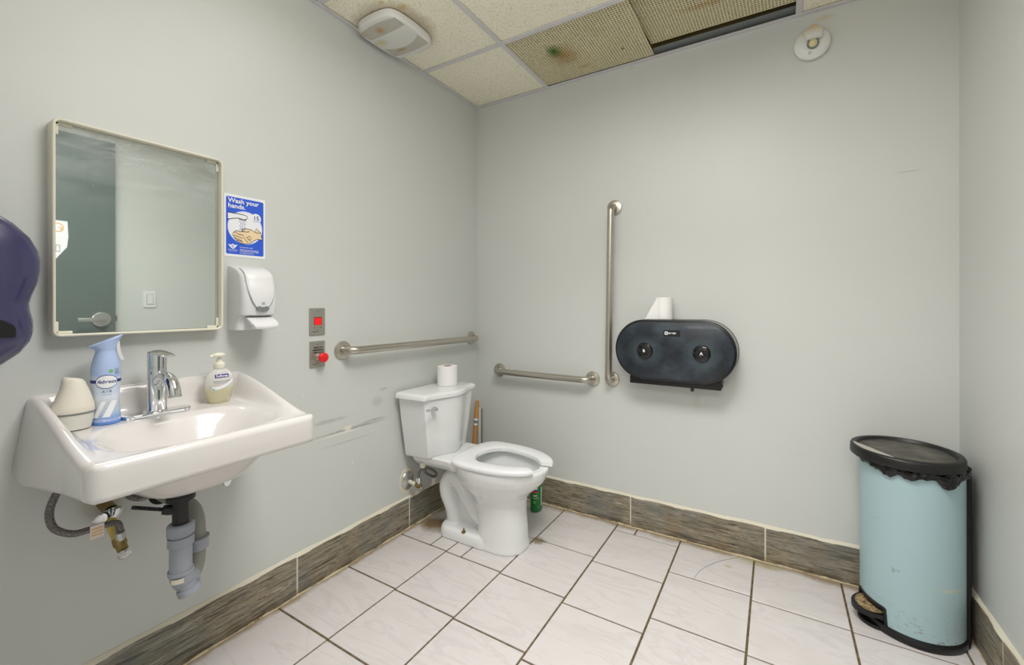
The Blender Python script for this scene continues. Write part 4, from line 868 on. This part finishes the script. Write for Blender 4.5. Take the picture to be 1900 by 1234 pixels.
patch('sticker', -.016, .012, .414, .427, 'caulk', t, lambda r, u, o: (dx_ + .0309 * cos(r / .03 - .55), dy_ + .0309 * sin(r / .03 - .55), u), 6)
MB().lathe((0, dy_ + .046, .576), (1, 0, 0), [(0, .034), (.0015, .033)], 24).build('hole_shade_disc', 'dark_void', t)  # flat dark disc colours in the shade of a wall hole
# left supply
t = thing('sink_shutoff_valve', (0, -1.752, .50), 'yellow stub pipe and chrome valve with tagged grey hose under the left of the sink', 'valve')
MB().lathe((0.0, -1.752, .600), (1, .05, -.25), [(0, .016), (.05, .016)], 14).build('wall_stub', 'brass', t)
MB().lathe((.040, -1.754, .572), (1, .18, -.75), [(0, .034), (.003, .036), (.009, .030), (.016, .017), (.018, .013)], 32).build('escutcheon', 'chrome', t)
MB().tube([(.046, -1.753, .568), (.098, -1.746, .512)], .0125, 16).build('stub_pipe', 'pipe_yellow', t)
MB().lathe((.092, -1.747, .520), (.62, .1, -.75), [(0, .015), (.018, .016), (.022, .013), (.036, .013), (.038, .009)], 8).build('valve_body', 'brass', t)
MB().lathe((.113, -1.744, .493), (.62, .1, -.75), [(0, .008), (.010, .008), (.012, .016), (.022, .015), (.026, .006)], 6, sq=(.7, 1)).build('valve_handle', 'chrome', t)
MB().lathe((.106, -1.745, .518), (.1, -.1, 1), [(0, .008), (.006, .008), (.007, .0115), (.024, .0115), (.026, .008)], 8).build('compression_nut', 'dull_chrome', t)
hp = spline([(.106, -1.746, .543), (.114, -1.754, .570), (.122, -1.775, .580), (.124, -1.81, .582), (.124, -1.842, .586), (.122, -1.872, .612), (.116, -1.880, .650), (.108, -1.868, .690), (.10, -1.845, .72)], 6)
MB().tube(hp, .0082, 12).build('hose', 'hose', t)
MB().box((.130, -1.812, .556), (.1325, -1.785, .592), .0005).build('paper_tag', 'tag_paper', t, smooth=False)
for k in range(3): MB().box((.1322, -1.809, .565 + .008 * k), (.1329, -1.788, .568 + .008 * k)).build('tag_print', 'print_red_pale' if 'print_red_pale' in M else 'print_orange', t, smooth=False)
MB().tube(spline([(.09, -1.745, .660), (.11, -1.722, .628), (.12, -1.69, .622), (.13, -1.65, .650)], 5), .008, 10).build('second_hose', 'hose', t)
# right supply
t = thing('sink_shutoff_valve', (0, -1.52, .585), 'small chrome valve just visible under the right of the sink', 'valve')
MB().lathe((0, -1.500, .606), (1, 0, 0), [(0, .030), (.004, .030), (.010, .014)], 24).build('escutcheon', 'dull_chrome', t)
MB().tube([(.005, -1.500, .606), (.10, -1.500, .600)], .010, 12).build('stub_pipe', 'brass', t); MB().lathe((.095, -1.500, .600), (1, .1, -.1), [(0, .013), (.022, .013), (.024, .008), (.032, .008), (.033, .017), (.042, .016)], 8, sq=(1, .7)).build('valve_body', 'chrome', t)
MB().tube(spline([(.105, -1.500, .612), (.105, -1.505, .66), (.10, -1.52, .70)], 5), .0075, 10).build('hose', 'hose', t)

# ------------------------------------------------------------ paper towel dispenser at the left edge
pc, zc = -2.058, 1.205
t = thing('towel_dispenser', (0, pc, 1.0), 'dark purple paper towel dispenser on the left wall at the photo edge', 'towel dispenser')
half = [(1.012, .030), (1.022, .068), (1.036, .096), (1.06, .122), (1.085, .137), (1.11, .143), (1.135, .142), (1.158, .1375), (1.175, .1365), (1.195, .141), (1.22, .149), (1.25, .1545), (1.275, .155), (1.30, .150), (1.33, .137), (1.36, .112), (1.385, .078), (1.40, .036)]
def tw_ring(x, f, dz_=0): 
    return [(x, pc + (w_) * f, zc + (z - zc) * f + dz_) for z, w_ in half] + [(x, pc - (w_) * f, zc + (z - zc) * f + dz_) for z, w_ in half[::-1]]
MB().loft([tw_ring(0, .99), tw_ring(.10, 1.0), tw_ring(.15, 1.0), tw_ring(.155, 1.0), tw_ring(.175, .995), tw_ring(.192, .975), tw_ring(.206, .935), tw_ring(.216, .87), tw_ring(.224, .76), tw_ring(.230, .58), tw_ring(.234, .36), tw_ring(.236, .12)]).build('cover', 'purple', t, ang=60)
pts = [(-.105, 1.100), (-.108, 1.118), (-.10, 1.132), (-.07, 1.146), (-.03, 1.153), (.03, 1.153), (.07, 1.146), (.10, 1.132), (.108, 1.118), (.105, 1.100)][::-1]
mb = MB(); n_ = len(pts)
def front_x(y, z):
    import bisect
    zz = [h[0] for h in half]; d = z - zc; tab = [(.236, .12), (.234, .36), (.230, .58), (.224, .76), (.216, .87), (.206, .935), (.192, .975), (.175, .995), (.155, 1.0)]
    for (xa, sa_), (xb_, sb_) in zip(tab, tab[1:]):
        for i in range(24):
            s_ = sa_ + (sb_ - sa_) * i / 24; q = zc + d / s_
            if q < zz[0] or q > zz[-1]: continue
            k = max(0, min(bisect.bisect_right(zz, q) - 1, len(half) - 2)); w_ = half[k][1] + (half[k + 1][1] - half[k][1]) * (q - zz[k]) / (zz[k + 1] - zz[k])
            if w_ * s_ >= abs(y): return xa + (xb_ - xa) * i / 24
    return .155
rows_ = []
for k in range(11):
    z = 1.100 + .053 * k / 10; hwid = .108 * (1 if k < 4 else sqrt(max(0.02, 1 - ((k - 3) / 7.3) ** 2))); rows_.append([(max(front_x(hwid * (j / 8 - 1), z) + .0025, .16), pc + hwid * (j / 8 - 1), z) for j in range(17)])
mb.add([p for r in rows_ for p in r], [(k * 17 + i, k * 17 + i + 1, (k + 1) * 17 + i + 1, (k + 1) * 17 + i) for k in range(10) for i in range(16)]); mb.build('outlet_window', 'dark_void', t)

# ------------------------------------------------------------ pedal bin
bc = (2.117, -.157); R0 = .148
t = thing('pedal_bin', (bc[0], bc[1], 0), 'tall round pale blue pedal bin with black lid in the right corner', 'bin')
cyl = lambda z, r: [(bc[0] + r * cos(a), bc[1] + r * sin(a), z) for a in [2 * pi * k / 64 for k in range(64)]]
pa_ = radians(-153)                                     # the way the pedal faces
# body with the pedal notch cut in its lower front
mb = MB(); rows_ = []
for k in range(21):
    z0_ = .03 + (.604 - .03) * k / 20; rg = []
    for j in range(97):
        a = pa_ + pi + 2 * pi * j / 96; da = abs((a - pa_ + pi) % (2 * pi) - pi); zz = max(z0_, .085 * (1 - sstep(.42, .45, da))) ; rg.append((bc[0] + R0 * cos(a), bc[1] + R0 * sin(a), zz))
    rows_.append(rg)
mb.add([p for r in rows_ for p in r], [(k * 97 + i, k * 97 + i + 1, (k + 1) * 97 + i + 1, (k + 1) * 97 + i) for k in range(20) for i in range(96)]); mb.build('body', 'bin', t, ang=60)
MB().loft([cyl(.0, R0 + .004), cyl(.003, R0 + .006), cyl(.022, R0 + .006), cyl(.028, R0 + .003), cyl(.03, R0 - .004)]).build('base', 'black_plastic', t)
MB().loft([cyl(.025, R0 - .006), cyl(.10, R0 - .006)]).build('inner_base', 'black_plastic', t)
rings = []                                                        # black lip round the notch
P = []
for k in range(31):
    da = -.45 + .90 * k / 30; a = pa_ + da; P.append((bc[0] + (R0 + .001) * cos(a), bc[1] + (R0 + .001) * sin(a), .087 if abs(da) < .43 else .03))
MB().tube(P, .0045, 8).build('notch_lip', 'black_plastic', t)
pv = lambda rad, off, z: (bc[0] + cos(pa_) * rad - sin(pa_) * off, bc[1] + sin(pa_) * rad + cos(pa_) * off, z)
def ped(z0_, z1_, r0, r1, hw, zs=0): 
    pts = [(r0, -hw), (r0, hw)] + [(r0 + .012 + (r1 - r0 - .012) * sin(pi / 2 + (pi / 2) * 0) * cos(b), hw * sin(b) * 1.0) for b in [pi / 2 - pi * k / 16 for k in range(17)]]
    return MB().loft([[pv(p[0], p[1], z + (p[0] - r0) * zs) for p in pts] for z in (z0_, z1_)])
ped(.0, .012, .10, .176, .060).build('pedal_guard', 'black_plastic', t)
pd = ped(.052, .066, .11, .200, .064, -.1).build('pedal', 'black_plastic', t); ped(.0655, .0675, .125, .186, .052, -.1).build('worn_tread', 'worn', pd)
# back spine with hinge, away from the pedal; its black also paints the gap's shade
sp = lambda rad, off, z: (bc[0] - cos(-.22) * -rad - sin(-.22) * off * 0 + 0, bc[1], z)
ha = .05
mb = MB()
q = lambda rad, da, z: (bc[0] + rad * cos(ha + da), bc[1] + rad * sin(ha + da), z)
mb.loft([[q(R0 - .002, -.50, z), q(R0 + .008, -.47, z), q(R0 + .012, -.2, z), q(R0 + .012, .2, z), q(R0 + .008, .47, z), q(R0 - .002, .50, z), q(R0 - .004, 0, z)] for z in (.0, .603)]); mb.build('back_spine', 'dark_void', t)
lc = (2.100, -.166); LR = .163
lcy = lambda z, r: [(lc[0] + r * cos(a), lc[1] + r * sin(a), z) for a in [2 * pi * k / 72 for k in range(72)]]
MB().loft([lcy(.605, LR - .010), lcy(.605, LR - .001), lcy(.608, LR), lcy(.632, LR - .001), lcy(.638, LR - .004), lcy(.640, LR - .010), lcy(.6398, LR - .020), lcy(.632, LR - .026), lcy(.628, LR - .027)]).build('lid', 'lid_rim', t, ang=50)
MB().loft([lcy(.629, LR - .0262), lcy(.6305, LR - .028), lcy(.6315, .06), lcy(.632, .01)]).build('lid_dish', 'bin_lid', t, ang=50)
mb = MB(); sa = [pa_ + .10 - .62 + 1.24 * k / 24 for k in range(25)]
vs = []
for k, a in enumerate(sa):
    wv = .026 * sin(pi * k / 24) ** .7 + .0005; vs += [(lc[0] + (LR - .010) * cos(a), lc[1] + (LR - .010) * sin(a), .6408), (lc[0] + (LR - .010 - wv) * cos(a), lc[1] + (LR - .010 - wv) * sin(a), .6408 + wv * .06), (lc[0] + (LR - .010) * cos(a), lc[1] + (LR - .010) * sin(a), .634), (lc[0] + (LR - .010 - wv) * cos(a), lc[1] + (LR - .010 - wv) * sin(a), .634)]
mb.add(vs, [(4 * k, 4 * k + 4, 4 * k + 5, 4 * k + 1) for k in range(24)] + [(4 * k + 1, 4 * k + 5, 4 * k + 7, 4 * k + 3) for k in range(24)] + [(4 * k, 4 * k + 2, 4 * k + 6, 4 * k + 4) for k in range(24)]); mb.build('lid_strip', 'steel_strip', t)
# crumpled liner showing below the lid
rnd = random.Random(3); mb = MB(); na, nb = 104, 9; vs = []
for i in range(na):
    a = 2 * pi * i / na; da = (a - math.atan2(-.13, -.02) + pi) % (2 * pi) - pi
    amp = .007 + .003 * abs(sin(a * 9.3 + 1)) + .013 * math.exp(-((da - .62) / .20) ** 4) + .007 * math.exp(-((da + .02) / .16) ** 2) + .007 * math.exp(-((da + .50) / .22) ** 2)
    for j in range(nb):
        b = 2 * pi * j / nb; jit = .95 + .22 * sin(i * .9 + j * 2.1) * sin(i * .37 + j) + rnd.uniform(-.22, .22)
        vs.append((bc[0] + (R0 + .004 + amp * .35 + amp * .45 * cos(b) * jit) * cos(a), bc[1] + (R0 + .004 + amp * .35 + amp * .45 * cos(b) * jit) * sin(a),   .601 - amp * .95 + amp * 1.15 * sin(b) * jit))
mb.add(vs, [(i * nb + j, ((i + 1) % na) * nb + j, ((i + 1) % na) * nb + (j + 1) % nb, i * nb + (j + 1) % nb) for i in range(na) for j in range(nb)])
lo = mb.build('bin_liner', 'bag_black', None, smooth=False); lo['label'] = 'crumpled glossy black bin bag showing under the lid of the blue bin'; lo['category'] = 'bin bag'

# ------------------------------------------------------------ things seen in the mirror: door leaf, switch, paper sign
dr = MB().box((W - .058, -2.085, .012), (W - .014, -1.122, 2.262), .0015).build('door_1', 'door', None, smooth=False); struct(dr)
hx = W - .058
MB().lathe((hx, -1.192, 1.076), (-1, 0, 0), [(0, .046), (.008, .047), (.012, .043), (.013, .02)], 36).build('door_handle', 'dull_chrome', dr)
h = bpy.data.objects['door_handle']
MB().tube([(hx - .012, -1.192, 1.076), (hx - .05, -1.192, 1.076)], .013, 16).build('spindle', 'dull_chrome', h); MB().box((hx - .062, -1.315, 1.064), (hx - .044, -1.180, 1.088), .005).build('lever', 'dull_chrome', h)
MB().box((W - .044, -1.123, 1.062), (W - .028, -1.110, 1.098), .002).build('latch', 'brass', dr)
t = thing('light_switch', (W, -.925, 1.15), 'white rocker light switch on the right wall, seen in the mirror', 'light switch')
MB().prism(FR(), rrect(.925, 1.211, .070, .117, .004, 3), 0, .006, .003, 2).build('plate', 'white_plastic', t); MB().prism(FR(), rrect(.925, 1.211, .037, .071, .002, 2), .004, .0064).build('rocker_gap', 'print_grey', t); MB().prism(FR(), rrect(.925, 1.211, .033, .067, .002, 2), .004, .010, .001, 1).build('rocker', 'white_plastic', t)
t = thing('paper_sign', (hx, -1.47, 1.46), 'white paper sign on the green door, seen in the mirror', 'sign')
FD_ = lambda r, u, o: (hx - o, r, u)
MB().prism(FD_, [(-1.60, 1.70), (-1.60, 1.52), (-1.53, 1.425), (-1.415, 1.425), (-1.347, 1.535), (-1.341, 1.60), (-1.345, 1.698)], .0005, .0015).build('sheet', 'white_sheet', t, smooth=False)
line2('orange_mark', [[(-1.385 + .022 * cos(a), 1.655 + .026 * sin(a)) for a in [-2.6 + 5.2 * k / 16 for k in range(17)]], [(-1.385, 1.655), (-1.372, 1.655), (-1.372, 1.64)]], .006, FD_, .0020, 'print_orange', t)
line2('black_mark', [[(-1.42, 1.545), (-1.378, 1.545), (-1.378, 1.505), (-1.42, 1.505)], [(-1.395, 1.545), (-1.395, 1.505)]], .003, FD_, .0020, 'print_black', t)
# a loose hair on the floor
hr = MB().tube(spline([(1.383, -.293, .0012), (1.398, -.221, .0012), (1.453, -.123, .0012), (1.545, -.022, .0012)], 8), .0006, 5).build('hair', 'print_grey', None); hr['label'] = 'single curved dark hair lying on the white floor tiles by the back wall'; hr['category'] = 'hair'
